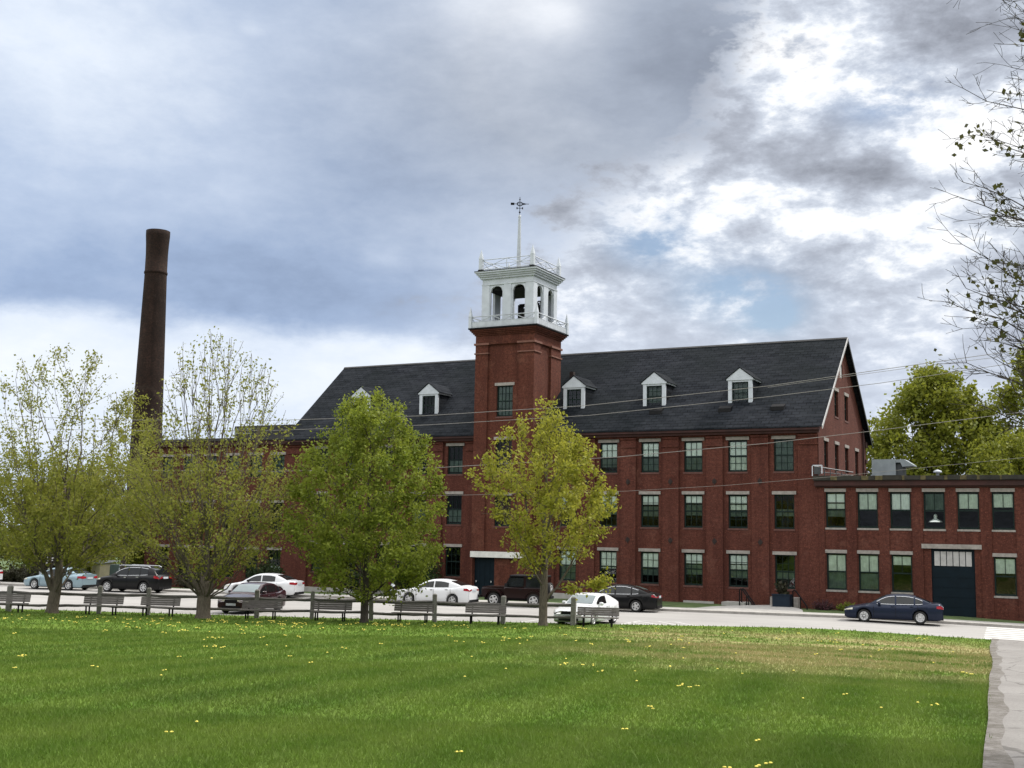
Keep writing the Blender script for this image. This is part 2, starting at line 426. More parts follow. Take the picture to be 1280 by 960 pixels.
def sstep(node, w_):
    return N.n('ShaderNodeMapRange', {0: node, 1: -w_, 2: w_, 3: 0.0, 4: 1.0}, interpolation_type='SMOOTHSTEP')
c5 = lambda n_: N.math('SUBTRACT', n_, .5)
warp = acc([(.75, c5(nb)), (.52, c5(nb2)), (.32, c5(nb3))], 0.0)
xb = curve(gY, [(-.2, -.05), (.2, .0), (.33, .09), (.46, .15), (.56, .27), (.65, .40), (.80, .47), (1.0, .47), (1.4, .30)])
side = N.math('ADD', N.math('SUBTRACT', xb, gX), warp)
MASS = sstep(side, .07)
softM = sstep(side, .34)
low = N.math('SUBTRACT', 1.0, sstep(N.math('ADD', N.math('SUBTRACT', gY, .16), N.math('MULTIPLY', warp, .3)), .22))     # towards the roofs the two halves melt together
# the grey-blue mass
L1 = acc([(.34, c5(nl)), (.26, c5(nb)), (.17, c5(nb2)), (.08, c5(nb3)), (.16, blob(30, 40, 6, 1.6)), (-.20, blob(880, 70, 3.6, 1.3)), (.20, blob(690, 5, 1.7, 1.4)), (.13, blob(590, -5, 1.6, 1.3)),
          (-.12, blob(260, 355, 2.6, 4.5)), (.05, blob(470, 322, 1.0, 2.6)), (.07, blob(320, 230, 2.5, 2)), (-.05, blob(430, 150, 4, 2)), (.14, blob(650, 330, 4, 1.4)), (.06, blob(316, 36, .35, 1.6)), (.06, blob(480, 322, .5, 2.0))], .405)
eb = curve(gX, [(-1.2, .23), (-1.0, .205), (-.6, .155), (-.25, .11), (.1, .12), (.5, .10)])
strip_ = sstep(N.math('ADD', N.math('SUBTRACT', eb, gY), N.math('ADD', N.math('MULTIPLY', c5(nb), .16), N.math('MULTIPLY', c5(nb2), .07))), .045)
L1 = N.math('ADD', L1, N.math('MULTIPLY', strip_, N.math('MULTIPLY_ADD', sstep(N.math('ADD', gY, .12), .25), .11, .12)))
CL = N.ramp(L1, [(.10, (.17, .20, .26)), (.22, (.235, .315, .475)), (.32, (.325, .425, .615)), (.45, (.47, .565, .735)), (.60, (.70, .775, .89)), (.80, (.95, .97, 1.0))])
gr = N.math('MINIMUM', N.math('ADD', blob(860, 70, 7, 1.5), N.math('MULTIPLY', blob(600, 110, 9, 1.4), .6)), 1.0)
CL = N.mix(N.math('MULTIPLY', gr, .60), CL, N.ramp(L1, [(.10, (.20, .205, .215)), (.24, (.30, .31, .33)), (.36, (.42, .435, .46)), (.48, (.56, .575, .61)), (.62, (.80, .81, .84))]))
# broken bright cloud on the right
R1 = acc([(1.45, c5(nb)), (1.05, c5(nb2)), (.55, c5(nb3)), (.12, blob(1010, 290, 6, 1.5)), (.22, blob(965, 90, 2.6, .9)), (-.30, blob(1085, 222, 1.3, 2.8)), (-.30, blob(1190, 60, 4.2, 1.15)), (.20, blob(1180, 190, 1.2, 2.4)), (.22, blob(1020, 260, 1.3, 3.0)), (-.16, blob(920, 180, 1.3, 1.5)),
          (-.22, blob(1010, 345, 1.2, 2.4)), (-.14, blob(1200, 420, 2.5, 2.0)), (.12, blob(1180, 160, 1.4, 2)), (-.14, blob(1000, 420, 2.2, 2.6)), (.04, blob(790, 400, 3, 1.5))], .415)
CR = N.ramp(R1, [(.0, (.26, .28, .33)), (.26, (.42, .455, .53)), (.40, (.57, .62, .71)), (.465, (.70, .745, .82)), (.515, (.84, .87, .92)), (.60, (.97, .975, .99))])
CR = N.mix(N.math('MULTIPLY', low, .55), CR, (.60, .665, .79))
ahead = N.mix(N.math('MULTIPLY_ADD', low, N.math('SUBTRACT', softM, MASS), MASS), CR, CL)
# rest of the sky, unseen: cloud brightened overhead as fill light, dimmed low for reflections
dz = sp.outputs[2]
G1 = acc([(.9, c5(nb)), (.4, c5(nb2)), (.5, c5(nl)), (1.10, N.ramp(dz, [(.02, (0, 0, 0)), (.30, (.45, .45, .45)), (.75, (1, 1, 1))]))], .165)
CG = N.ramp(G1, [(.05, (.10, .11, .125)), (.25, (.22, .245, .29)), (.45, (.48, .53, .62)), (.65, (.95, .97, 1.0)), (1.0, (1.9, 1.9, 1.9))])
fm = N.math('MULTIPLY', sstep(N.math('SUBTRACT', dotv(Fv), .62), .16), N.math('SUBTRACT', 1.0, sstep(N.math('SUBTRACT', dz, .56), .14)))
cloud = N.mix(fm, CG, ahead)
sky = N.n('ShaderNodeTexSky', sky_type='NISHITA', sun_disc=False, sun_elevation=SUN_EL, sun_rotation=SUN_AZ)
hole = N.math('ADD', N.math('ADD', blob(1115, 122, 1.1, 2.0), blob(925, 362, 1.2, 2.4)), N.math('ADD', blob(815, 300, 1.2, 1.7), blob(960, 398, .9, 1.8)))
hole = N.math('MULTIPLY', hole, N.ramp(N.math('MULTIPLY_ADD', nb2, .6, N.math('MULTIPLY', nb, .4)), [(.44, (1, 1, 1)), (.60, (0, 0, 0))]))
hole = N.math('MINIMUM', N.math('MULTIPLY', hole, 1.1), .85)
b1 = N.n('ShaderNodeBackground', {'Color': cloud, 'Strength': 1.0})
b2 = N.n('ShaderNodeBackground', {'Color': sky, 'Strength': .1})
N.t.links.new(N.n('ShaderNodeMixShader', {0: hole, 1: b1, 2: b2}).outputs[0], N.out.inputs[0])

sun = bpy.data.lights.new('sun_lamp', 'SUN'); sun.energy = 3.2; sun.angle = radians(6); sun.color = (1.0, .95, .87)
so = bpy.data.objects.new('sun_lamp', sun); COL.objects.link(so)
sd = Vector((sin(SUN_AZ) * cos(SUN_EL), cos(SUN_AZ) * cos(SUN_EL), sin(SUN_EL)))
so.rotation_euler = (-sd).to_track_quat('-Z', 'Y').to_euler()
sc.view_settings.view_transform = 'Standard'; sc.view_settings.look = 'None'; sc.view_settings.gamma = 1.0
sc.view_settings.exposure = 0.18; sc.view_settings.use_curve_mapping = False
sc.cycles.max_bounces = 8; sc.cycles.transparent_max_bounces = 12; sc.cycles.diffuse_bounces = 3
sc.cycles.use_denoising = True

# ------------------------------------------------------------------ ground
def smooth_interp(x, xs, ys): return float(np.interp(x, xs, ys))
EX = [-140, -80, -32, -20, -8.8, -1.75, 2, 5, 11, 30, 70]; EY = [-74, -52, -31.6, -27.4, -22.6, -18.9, -17.0, -16.1, -15.4, -13, -8]
def ye(x): return (smooth_interp(x - 1.2, EX, EY) + smooth_interp(x + 1.2, EX, EY) + smooth_interp(x, EX, EY)) / 3   # lawn / road edge
def yk(x): return -6.7 + .147 * (x - 5.5)                          # far kerb
def drop(x): return .022 * max(0.0, x - 4)
def rz(x): return -.70 - drop(x)
def lawn_z(x, y):
    s = max(0.0, (ye(x) - y) * .93)
    f = min(1.25, s / 55) ** 1.15
    return -.655 - drop(x) * max(0, 1 - s / 25) + 2.42 * f
def base_z(x): return smooth_interp(x, [-75, -60, -45, -23, -10, -4, 8, 12, 30], [-1.35, -1.3, -1.2, -.85, -.62, -.66, -.74, -.88, -1.2])

b = MB(); b.quad((-1500, -1500, -1.7), (1500, -1500, -1.7), (1500, 1500, -1.7), (-1500, 1500, -1.7)); structure('ground', b, 'soil')

def strip(mb, xs, fa, fb, n=1):
    """sheet between two curves; fa(x), fb(x) -> (y, z)"""
    rows = []
    for x in xs:
        (ya, za), (yb, zb) = fa(x), fb(x)
        rows.append([(x, ya + (yb - ya) * t / n, za + (zb - za) * t / n) for t in range(n + 1)])
    o = len(mb.v); mb.v += [p for r in rows for p in r]
    for i in range(len(xs) - 1):
        for j in range(n):
            a = o + i * (n + 1) + j
            mb.face([a, a + n + 1, a + n + 2, a + 1])
XS = [x * 2.0 for x in range(-70, 32)]
b = MB(); strip(b, XS, lambda x: (ye(x) - .5, rz(x)), lambda x: (yk(x) + .02, rz(x)), 3); structure('road', b, 'road')
b = MB(); strip(b, XS, lambda x: (yk(x), rz(x) + .13), lambda x: (yk(x) + .16, rz(x) + .135)); strip(b, XS, lambda x: (yk(x), rz(x) - .1), lambda x: (yk(x), rz(x) + .13)); structure('kerb', b, 'kerb')
SW = 1.75
b = MB(); strip(b, XS, lambda x: (yk(x) + .16, rz(x) + .128), lambda x: (yk(x) + SW, rz(x) + .14)); structure('sidewalk', b, 'concrete')
def forecourt(x): return max(yk(x) + SW, min(-.55, yk(x) + SW + 6 * max(0, 1 - abs(x + 2.6) / 2.9) ** .6)) if -6 < x < 1.0 else yk(x) + SW
XV = [x * 1.0 for x in range(-140, 62)]
b = MB(); strip(b, XV, lambda x: (yk(x) + SW, rz(x) + .12), lambda x: (min(.4, 0.4), base_z(x)), 6)
strip(b, XV, lambda x: (.4, base_z(x)), lambda x: (90, base_z(x) - .3)); structure('verge', b, 'verge')
b = MB(); strip(b, [-6 + .4 * i for i in range(18)], lambda x: (yk(x) + SW - .05, rz(x) + .145), lambda x: (max(yk(x) + SW, forecourt(x)), rz(x) + .15 + (.03 if forecourt(x) > yk(x) + SW else 0)), 2)
structure('entrance_paving', b, 'concrete')
# lawn
xs = np.arange(-110, 62, 1.0); ss = np.concatenate([np.arange(0, 6, .5), np.arange(6, 110, 1.3)])
V = []; 
for x in xs:
    e = ye(x)
    for s in ss:
        y = e - s / .93
        V.append((x, y, lawn_z(x, y) + .010 * sin(x * 1.3 + y * .4) * sin(y * .9) * min(1, s)))
V = np.array(V); ns = len(ss); F = []
for i in range(len(xs) - 1):
    for j in range(ns - 1):
        a = i * ns + j; F.append((a, a + 1, a + ns + 1, a + ns))
me = np_mesh('lawn', V, F, 'lawn'); me.polygons.foreach_set('use_smooth', [True] * len(me.polygons))
tag(link('lawn', me), kind='structure')
# path on the right
PX = [-110, -80, -70, -61.6, -59.4, -55.1, -49, -37.2, -26, -16.1, -12]; PL = [18.9, 17.3, 16.6, 15.9, 15.67, 15.24, 14.64, 13.47, 12.25, 11.25, 10.9]
def path_l(y): return smooth_interp(y, PX, PL)
rows = []
for i in range(620):
    y = -15.4 - i * .15; l = path_l(y) + .022 * sin(y * .31) + .008 * sin(y * .9)
    rows.append([(x, y, lawn_z(x, y) + .055) for x in (l, l + .24 + .05 * sin(y * .7) + .03 * sin(y * 1.9 + 1), l + 1.3, l + 2.6)])
b = MB(); b.v = [p for r in rows for p in r]
for i in range(len(rows) - 1):
    for j in range(3):
        a = i * 4 + j; b.cur = 1 if j == 0 else 0; b.face([a, a + 4, a + 5, a + 1])
b.cur = 0
structure('path', b, ['path', 'grit'])
# painted crossing: broad bars from the path to the far kerb
b = MB()
for i in range(7):
    y0 = -14.6 + i * 1.22
    x0 = 10.75 + (y0 + 14.6) * -.09
    b.v += [(x0, y0, rz(x0) + .006), (x0 + 3.4, y0 + .5, rz(x0 + 3.4) + .006), (x0 + 3.4, y0 + .5 + .72, rz(x0 + 3.4) + .006), (x0, y0 + .72, rz(x0) + .006)]
    b.face([i * 4, i * 4 + 1, i * 4 + 2, i * 4 + 3])
structure('crosswalk_marking', b, 'paint')
b = MB()
for (ax, ay), (bx, by) in [((-4.75, -18.9), (-3.3, -20.4)), ((-4.85, -18.0), (-2.8, -20.1)), ((-4.8, -17.3), (-2.4, -19.5)), ((-4.0, -16.7), (-1.9, -18.9)), ((-3.2, -16.5), (-1.5, -18.2)), ((-4.95, -16.9), (-3.0, -16.2)),((-4.9, -16.9), (-4.7, -20.6)), ((-9.2, -16.6), (-9.0, -21.8)), ((-13.4, -18), (-13.1, -23.6)), ((-17.6, -19.3), (-17.3, -25.2)), ((-21.9, -20.6), (-21.6, -26.9)), ((-26.2, -22), (-25.9, -28.8))]:
    d = Vector((by - ay, ax - bx, 0)).normalized() * .065; z = -.694
    b.quad((ax - d.x, ay - d.y, z), (bx - d.x, by - d.y, z), (bx + d.x, by + d.y, z), (ax + d.x, ay + d.y, z))
structure('parking_marking', b, 'paint')

# ------------------------------------------------------------------ walls with openings
def wall_cols(mb, a0, a1, zb, top, holes, P, depth, extra=()):
    """Columns of wall between cuts; holes = (a0,a1,z0,z1); P(a, d, z) -> xyz with d going into the wall. top(a) -> z"""
    cuts = sorted({round(c, 4) for c in [a0, a1, *extra] + [h[0] for h in holes] + [h[1] for h in holes] if a0 <= c <= a1})
    for c, d in zip(cuts[:-1], cuts[1:]):
        hs = sorted([h for h in holes if h[0] <= c + 1e-6 and h[1] >= d - 1e-6], key=lambda h: h[2])
        z = zb
        for h in hs:
            mb.quad(P(c, 0, z), P(d, 0, z), P(d, 0, h[2]), P(c, 0, h[2])); z = h[3]
        mb.quad(P(c, 0, z), P(d, 0, z), P(d, 0, top(d)), P(c, 0, top(c)))
    for h in holes:
        p = [(h[0], h[2]), (h[1], h[2]), (h[1], h[3]), (h[0], h[3])]
        for i in range(4):
            (u0, v0), (u1, v1) = p[i], p[(i + 1) % 4]
            mb.quad(P(u0, 0, v0), P(u0, depth, v0), P(u1, depth, v1), P(u1, 0, v1))

_WC = {}
def win_mesh(kind, w, h):
    key = (kind, round(w, 2), round(h, 2))
    if key in _WC: return _WC[key]
    b = MB(); x = w / 2; y0, y1 = .13, .21
    fw = .085
    b.box(-x, -x + fw, y0, y1, 0, h); b.box(x - fw, x, y0, y1, 0, h)
    b.box(-x + fw, x - fw, y0, y1, 0, fw + .03); b.box(-x + fw, x - fw, y0, y1, h - fw, h)
    mid = h * (.5 if kind != 'transom' else .72)
    b.box(-x + fw, x - fw, y0 + .005, y1 - .01, mid - .04, mid + .04)
    cols, rows = {'six': (3, 2), 'two': (2, 1), 'eight': (4, 2), 'one': (1, 1), 'transom': (2, 1)}[kind]
    for (za, zb) in ((fw + .03, mid - .04), (mid + .04, h - fw)):
        yy = y0 + (.03 if za < mid - .1 else .015)
        if kind == 'two' and za < mid - .1: continue
        for i in range(1, cols):
            c = -x + fw + (2 * x - 2 * fw) * i / cols; b.box(c - .016, c + .016, yy, yy + .03, za, zb)
        for j in range(1, rows):
            z = za + (zb - za) * j / rows; b.box(-x + fw, x - fw, yy + .004, yy + .026, z - .014, z + .014)
    f = b.mesh('window', 'green_frame')
    b = MB(); b.quad((-x + .03, .185, .03), (x - .03, .185, .03), (x - .03, .185, h - .03), (-x + .03, .185, h - .03)); g = b.mesh('pane', 'glass')
    b = MB(); b.box(-x - .13, x + .13, -.045, .20, h - .004, h + .20); l = b.mesh('lintel', 'granite')
    b = MB(); b.box(-x - .04, x + .04, -.03, .20, -.11, 0.004); s = b.mesh('sill', 'granite' if kind == 'two' else 'brick_sill')
    _WC[key] = (f, g, l, s); return _WC[key]
def blind_mesh(w, h, mat):
    key = ('b', round(w, 2), round(h, 2), mat)
    if key not in _WC:
        b = MB(); n = 14
        for i in range(n):
            xa = -w / 2 + w * i / n; xb = -w / 2 + w * (i + 1) / n
            ya = .012 * (i % 2); yb = .012 * ((i + 1) % 2)
            b.quad((xa, ya, -h), (xb, yb, -h), (xb, yb, 0), (xa, ya, 0))
        _WC[key] = b.mesh('blind', mat)
    return _WC[key]
def window(parent, loc, w, h, kind='six', blinds=(), rotz=0.0, lintel=True, sill=True):
    f, g, l, s = win_mesh(kind, w, h)
    o = link('window', f, parent, loc, rotz)
    local('pane', g, o)
    if lintel: local('lintel', l, o)
    if sill: local('sill', s, o)
    for (t0, t1, mat) in blinds:
        bm = blind_mesh(w - .1, (t1 - t0) * h, mat)
        local('blind', bm, o, (0, .20 + .03 * t0, h - t0 * h - .02))
    return o
def tie_plate(parent, x, z, y=-.035):
    b = MB(); b.lathe([(.0, 0), (.14, 0), (.15, .02), (.15, .035)], 10, (0, 0, 0), 'y'); b.box(-.03, .03, -.03, 0, -.2, .2)
    if 'tie' not in _WC: _WC['tie'] = b.mesh('tie_plate', 'rust')
    link('tie_plate', _WC['tie'], parent, (x, y, z))

def rnd_blinds(r):
    v = r.random()
    if v < .28: return [(.05, .52, 'blind_white'), (.52, .95, 'blind_dim')]
    if v < .5: return [(.05, .30, 'blind_white'), (.32, .62, 'blind_dim')]
    if v < .68: return [(.05, .5, 'blind')]
    if v < .84: return [(.05, .34, 'blind'), (.36, .70, 'blind_dim')]
    return [(.45, .72, 'blind_dim')]

# ------------------------------------------------------------------ the main mill
XL = -40.6; RY = 7.3; DEP = 14.6; EZ = 10.7; RZ = 16.98; K = (RZ - EZ) / RY
mill = thing('brick_mill', 'long four storey red brick mill with dark slate roof and white dormers', 'building', (-20, 7, -.8))
COLS = [-2.15, -5.09, -8.03, -10.99, -13.92, -16.86, -25.78, -28.72, -31.66, -34.6, -37.54]
ROWS = [(.44, 2.51), (4.08, 6.21), (7.63, 9.65)]
WW = 1.25
holes = [(c - WW / 2, c + WW / 2, a, z) for c in COLS for a, z in ROWS]
b = MB(); REC = .17
wall_cols(b, XL, 0, -1.6, lambda a: EZ - .05, holes, lambda a, d, z: (a, REC + d, z), .32)
# pilasters, frieze and corbelled caps stand proud of the recessed bays
edges = [0.0]
for c in COLS: edges += [c + .93, c - .93]
edges.append(XL)
for i in range(0, len(edges), 2):
    x1, x0 = edges[i], edges[i + 1]
    b.box(x0, x1, 0, REC + .01, -1.6, 9.92)
    b.box(x0 - .02, x1 + (.02 if i else -.002), -.085, .002, 9.80, 9.90); b.box(x0 - .02, x1 + (.02 if i else -.002), -.075, .002, 9.27, 9.36)
b.box(XL, -.001, .001, REC + .012, 9.921, EZ - .06)
for c in COLS: b.box(c - .93, c + .93, .02, REC + .005, 9.87, 9.93)
# right gable wall, x = 0
gy = [(2.2, 7.98, 9.63, 1.0), (5.2, 7.9, 9.63, 1.0), (8.2, 7.9, 9.63, 1.0), (11.4, 7.9, 9.63, 1.0), (5.3, 11.45, 13.15, 1.05), (8.3, 11.45, 13.15, 1.05), (6.9, 14.2, 15.1, .85)]
gh = [(y - ww / 2, y + ww / 2, a, z) for y, a, z, ww in gy]
gt = lambda y: EZ + K * (RY - abs(y - RY)) - .12
wall_cols(b, 0, DEP, -1.6, gt, gh, lambda a, d, z: (-d, a, z), .3, (RY,))
# left gable and back
b.add([(XL, 0, -1.6), (XL, DEP, -1.6), (XL, DEP, EZ), (XL, RY, RZ - .1), (XL, 0, EZ)], [(4, 3, 2, 1, 0)])
b.quad((XL, DEP, -1.6), (0, DEP, -1.6), (0, DEP, EZ - .05), (XL, DEP, EZ - .05))
link('wall', b.mesh('wall', 'brick'), mill)
b = MB()
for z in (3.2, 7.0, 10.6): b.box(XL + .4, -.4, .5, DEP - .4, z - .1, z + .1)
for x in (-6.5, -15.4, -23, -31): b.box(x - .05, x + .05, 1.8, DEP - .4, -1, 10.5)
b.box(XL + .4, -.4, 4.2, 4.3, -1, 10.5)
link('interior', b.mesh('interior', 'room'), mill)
for x0, x1, zt in ((-40.6, -31, -.70), (-30.99, -24, -.62), (-18.9, -13, -.38), (-8.6, -6.6, -.50)):
    b = MB(); b.box(x0, x1, -.10, .05, -1.6, zt); link('foundation', b.mesh('foundation', 'concrete'), mill)
r = random.Random(3)
BL = {(0, 2): [(.05, .95, 'blind_dim')], (0, 1): [(.42, .62, 'blind_dim')], (0, 0): [(.46, .70, 'blind_dim')],
      (1, 2): [(.05, .5, 'blind_white'), (.53, .93, 'blind')], (1, 1): [(.05, .27, 'blind_white'), (.30, .45, 'blind'), (.48, .64, 'blind_dim')], (1, 0): [(.05, .30, 'blind_white'), (.33, .46, 'blind'), (.5, .72, 'blind_dim')],
      (2, 2): [(.05, .5, 'blind_white'), (.53, .9, 'blind_dim')], (2, 1): [(.05, .26, 'blind_white'), (.30, .62, 'blind_dim')], (2, 0): [(.05, .32, 'blind_white'), (.36, .66, 'blind_dim')],
      (3, 2): [(.05, .5, 'blind_white'), (.53, .92, 'blind_dim')], (3, 1): [(.05, .3, 'blind_white'), (.36, .66, 'blind_dim')], (3, 0): [(.05, .5, 'blind_white'), (.54, .72, 'blind_dim')],
      (4, 2): [(.05, .5, 'blind_white'), (.53, .8, 'blind_dim')], (4, 0): [(.05, .55, 'blind_white')]}
for i, c in enumerate(COLS):
    for j, (a, z) in enumerate(ROWS):
        bl = BL.get((i, j), rnd_blinds(r) if c > -20 else ([] if r.random() < .6 else [(.5, .9, 'blind_dim')]))
        window(mill, (c, REC, a), WW, z - a, 'six', bl)
for y, a, z, ww in gy:
    if a > 14: continue
    window(mill, (0, y, a), ww, z - a, 'six', [(.05, .5, 'blind_white')] if a > 11 and y < 6 else [], pi / 2)
b = MB(); b.box(-.10, -.06, 6.48, 7.32, 14.2, 15.1); link('attic_board', b.mesh('attic_board', 'trim_grey'), mill)
for i in range(len(COLS) - 1):
    if i == 5: continue
    x = (COLS[i] + COLS[i + 1]) / 2
    for z in (3.25, 7.02): tie_plate(mill, x, z)
b = MB()
b.box(XL - .1, .16, -.35, -.002, EZ - .55, EZ - .415); b.box(XL - .1, .17, -.39, -.002, EZ - .415, EZ - .415 + .001); b.box(XL - .1, .14, -.20, -.003, EZ - .72, EZ - .55)
link('cornice', b.mesh('cornice', 'corn_red'), mill)
# roof: two slabs, a little overhang at eaves and gable
b = MB(); ov = .36; th = .08
yf = -.38; zf = EZ + K * yf
for sgn in (1, -1):
    Y = lambda y: y if sgn == 1 else 2 * RY - y
    pr = [(XL - .25, Y(yf), zf), (XL - .25, Y(RY), RZ), (XL - .25, Y(RY), RZ - th), (XL - .25, Y(yf), zf - th)]
    b.prism(pr, (0, 0, 0), (ov - XL + .25, 0, 0))
roof = link('roof', b.mesh('roof', 'slate'), mill)
b = MB(); b.prism([(0, RY - .14, RZ - .08), (0, RY, RZ + .05), (0, RY + .18, RZ - .10)], (XL - .26, 0, 0), (ov + .01, 0, 0)); link('ridge_cap', b.mesh('ridge_cap', 'tar'), mill)
for nm, mat, sgn in (('rake_board', 'trim_grey', 1), ('rake_board', 'metal_dark', -1)):  # rear board painted dark in place of the overhang's shaded underside
    b = MB(); Y = lambda y: y if sgn == 1 else 2 * RY - y
    b.prism([(ov + .004, Y(yf), zf + .01), (ov + .004, Y(RY), RZ + .012), (ov + .004, Y(RY), RZ - .20), (ov + .004, Y(yf), zf - .20)], (0, 0, 0), (.05, 0, 0))
    link(nm, b.mesh(nm, mat), mill)
b = MB()
b.tube([(.10, DEP - 1.35, 11.3), (.10, DEP - 1.35, 7.3)], .07, 8); link('downspout', b.mesh('downspout', 'corn_red'), mill)
b = MB(); b.box(0.0, .12, DEP - .55, DEP + .25, 10.1, 10.5); b.box(0, .10, DEP - .35, DEP + .12, 9.0, 9.25); b.box(0, .10, DEP - .35, DEP + .12, 8.2, 8.45)
link('corner_corbel', b.mesh('corner_corbel', 'corn_red'), mill)
# dormers
def dormer(x, bl):
    y0 = 1.76; ez = 13.72; pz = 14.40; hw = .80; zb = EZ + K * y0 - .10
    b = MB()
    b.box(x - hw, x - hw + .25, y0 - .02, y0 + .13, zb, ez); b.box(x + hw - .25, x + hw, y0 - .02, y0 + .13, zb, ez)
    b.prism([(x - hw - .10, y0 - .06, ez - .04), (x + hw + .10, y0 - .06, ez - .04), (x + hw + .10, y0 - .06, ez + .05), (x, y0 - .06, pz + .06), (x - hw - .10, y0 - .06, ez + .05)], (0, 0, 0), (0, .16, 0))
    b.box(x - hw + .25, x + hw - .25, y0 + .0, y0 + .1, ez - .16, ez - .035)
    # eave return boards along both cheeks
    for s in (-1, 1):
        b.box(x + s * (hw + .055) - .05, x + s * (hw + .055) + .05, y0 + .10, y0 + 1.75, ez - .05, ez + .06)
    d = link('dormer', b.mesh('dormer', 'white'), mill)
    yb = lambda z: (z - EZ) / K
    for s in (-1, 1):
        b = MB(); xx = x + s * (hw - .03)
        b.prism([(xx, y0 + .10, zb), (xx, y0 + .10, ez - .03), (xx, yb(ez) + .1, ez - .03)], (-.02, 0, 0), (.02, 0, 0))
        local('cheek', b.mesh('cheek', 'slate'), d)
    b = MB()
    for s in (-1, 1):
        A = [(x + s * (hw + .16), y0 - .10, ez + .02), (x, y0 - .10, pz + .085), (x, yb(pz) + .15, pz + .085), (x + s * (hw + .16), yb(ez) + .15, ez + .02)]
        b.prism(A, (0, 0, 0), (0, 0, .06))
    local('dormer_roof', b.mesh('dormer_roof', 'slate'), d)
    f, g, l, s_ = win_mesh('six', 1.08, ez - .16 - zb)
    for nm, me in (('sash', f), ('pane', g)):
        o = local(nm, me, d, (x, y0 - .08, zb))
    if bl: local('blind', blind_mesh(1.0, 1.2, bl), d, (x, y0 + .25, ez - .18))
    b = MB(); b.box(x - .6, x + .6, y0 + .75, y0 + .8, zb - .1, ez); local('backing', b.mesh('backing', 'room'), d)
# dormer meshes are written in world coordinates: their own origin sits at the world origin
for x, bl in ((-5.38, 'blind_dim'), (-11.31, 'blind_dim'), (-17.25, None), (-29.1, None), (-35.2, None)): dormer(x, bl)
for x in (-2.75, -6.2, -10.95):
    b = MB(); y = 1.15; z = EZ + K * y
    b.prism([(x - .42, y - .22, z - .16), (x - .42, y - .15, z + .10), (x - .42, y + .30, z + .30)], (0, 0, 0), (.84, 0, 0)); link('roof_vent', b.mesh('roof_vent', 'black'), mill)
b = MB(); z = EZ + K * 4.9; b.box(-19.0, -18.7, 4.75, 5.05, z - .3, z + .34); link('roof_stack', b.mesh('roof_stack', 'rust'), mill)

# ------------------------------------------------------------------ right wing
wing = thing('brick_wing', 'low two storey brick wing with flat roof and wide blue garage door', 'building', (12, 7, -.8))
WC = [1.01, 2.90, 4.79, 6.68, 8.55, 10.41, 12.3, 14.2, 16.1, 18.0]
LOW = [1.01, 2.90, 4.79, 10.41, 12.3, 14.2, 16.1, 18.0]
X1 = 23.0; YW = -.03
hw_ = [(c - .59, c + .59, 4.2, 6.36) for c in WC] + [(c - .59, c + .59, .50, 2.69) for c in LOW] + [(6.45, 8.82, -1.3, 3.08)]
b = MB(); wall_cols(b, 0.012, X1, -1.9, lambda a: 7.0, hw_, lambda a, d, z: (a, YW + .07 + d, z), .32)
ed = [.012, .30]
px = [(.012, .36)] + [((WC[i] + WC[i + 1]) / 2 - .29, (WC[i] + WC[i + 1]) / 2 + .29) for i in range(len(WC) - 1)] + [(18.9, X1)]
for i, (x0, x1) in enumerate(px):
    gar = 5.9 < (x0 + x1) / 2 < 9.2
    b.box(x0, x1, YW, YW + .072, 3.3 if gar and 6.9 < (x0 + x1) / 2 < 8.4 else -1.9, 6.62)
b.box(.012, X1, YW - .002, YW + .073, 6.62, 6.95)
b.quad((X1, 0, -1.9), (X1, DEP, -1.9), (X1, DEP, 7.0), (X1, 0, 7.0)); b.quad((0, DEP, -1.9), (X1, DEP, -1.9), (X1, DEP, 7.0), (0, DEP, 7.0))
link('wall', b.mesh('wall', 'brick'), wing)
b = MB(); b.box(.3, X1 - .3, 3.5, 3.6, -1.5, 6.8); b.box(.3, X1 - .3, .5, 6, 3.2, 3.4); link('interior', b.mesh('interior', 'room'), wing)
b = MB(); b.box(-.22, X1 + .2, -.34, DEP, 7.03, 7.12); link('roof', b.mesh('roof', 'tar'), wing)
b = MB(); b.box(-.20, X1, -.24, YW - .003, 6.72, 7.028); b.box(-.16, X1, -.12, YW - .003, 6.64, 6.72); link('cornice', b.mesh('cornice', 'corn_red'), wing)
b = MB(); b2_ = MB(); x = -.24; r = random.Random(5)
while x < X1:
    l = r.uniform(.35, 1.5); b.box(x, x + l - .02, -.38, -.20, 7.06, 7.31 + r.uniform(-.02, .02)); x += l
    l = r.uniform(.12, .45)
    b2_.box(x, x + l - .01, -.37, -.20, 7.05, 7.30); x += l
link('roof_edge', b.mesh('roof_edge', 'edge_tile'), wing); tag(link('roof_edge', b2_.mesh('roof_edge', 'edge_moss'), wing), 'mossy pale lengths of the roof edge')
WB = {0: [(.05, .28, 'blind_white'), (.32, .46, 'blind'), (.5, .68, 'blind_dim')], 1: [(.05, .48, 'blind')], 2: [(.05, .50, 'blind_white')], 3: [(.05, .52, 'blind_dim')], 4: [(.05, .44, 'blind')], 5: [(.05, .40, 'blind')]}
for i, c in enumerate(WC): window(wing, (c, YW + .07, 4.2), 1.18, 2.16, 'two', WB.get(i, [(.05, .5, 'blind')]))
WB2 = [[(.05, .48, 'blind'), (.5, .95, 'blind_dim')], [(.05, .5, 'blind'), (.53, .95, 'blind_dim')], [(.05, .27, 'blind')], [(.05, .42, 'blind')]]
for i, c in enumerate(LOW): window(wing, (c, YW + .07, .50), 1.18, 2.19, 'two', WB2[min(i, 3)])
gd = MB(); gd.box(6.45, 8.82, .12, .2, -.85, 3.08)
for i in range(5): gd.box(6.5, 8.77, .105, .121, -.80 + i * .56, -.80 + i * .56 + .52)
g = link('garage_door', gd.mesh('garage_door', 'door_blue'), wing)
b = MB()
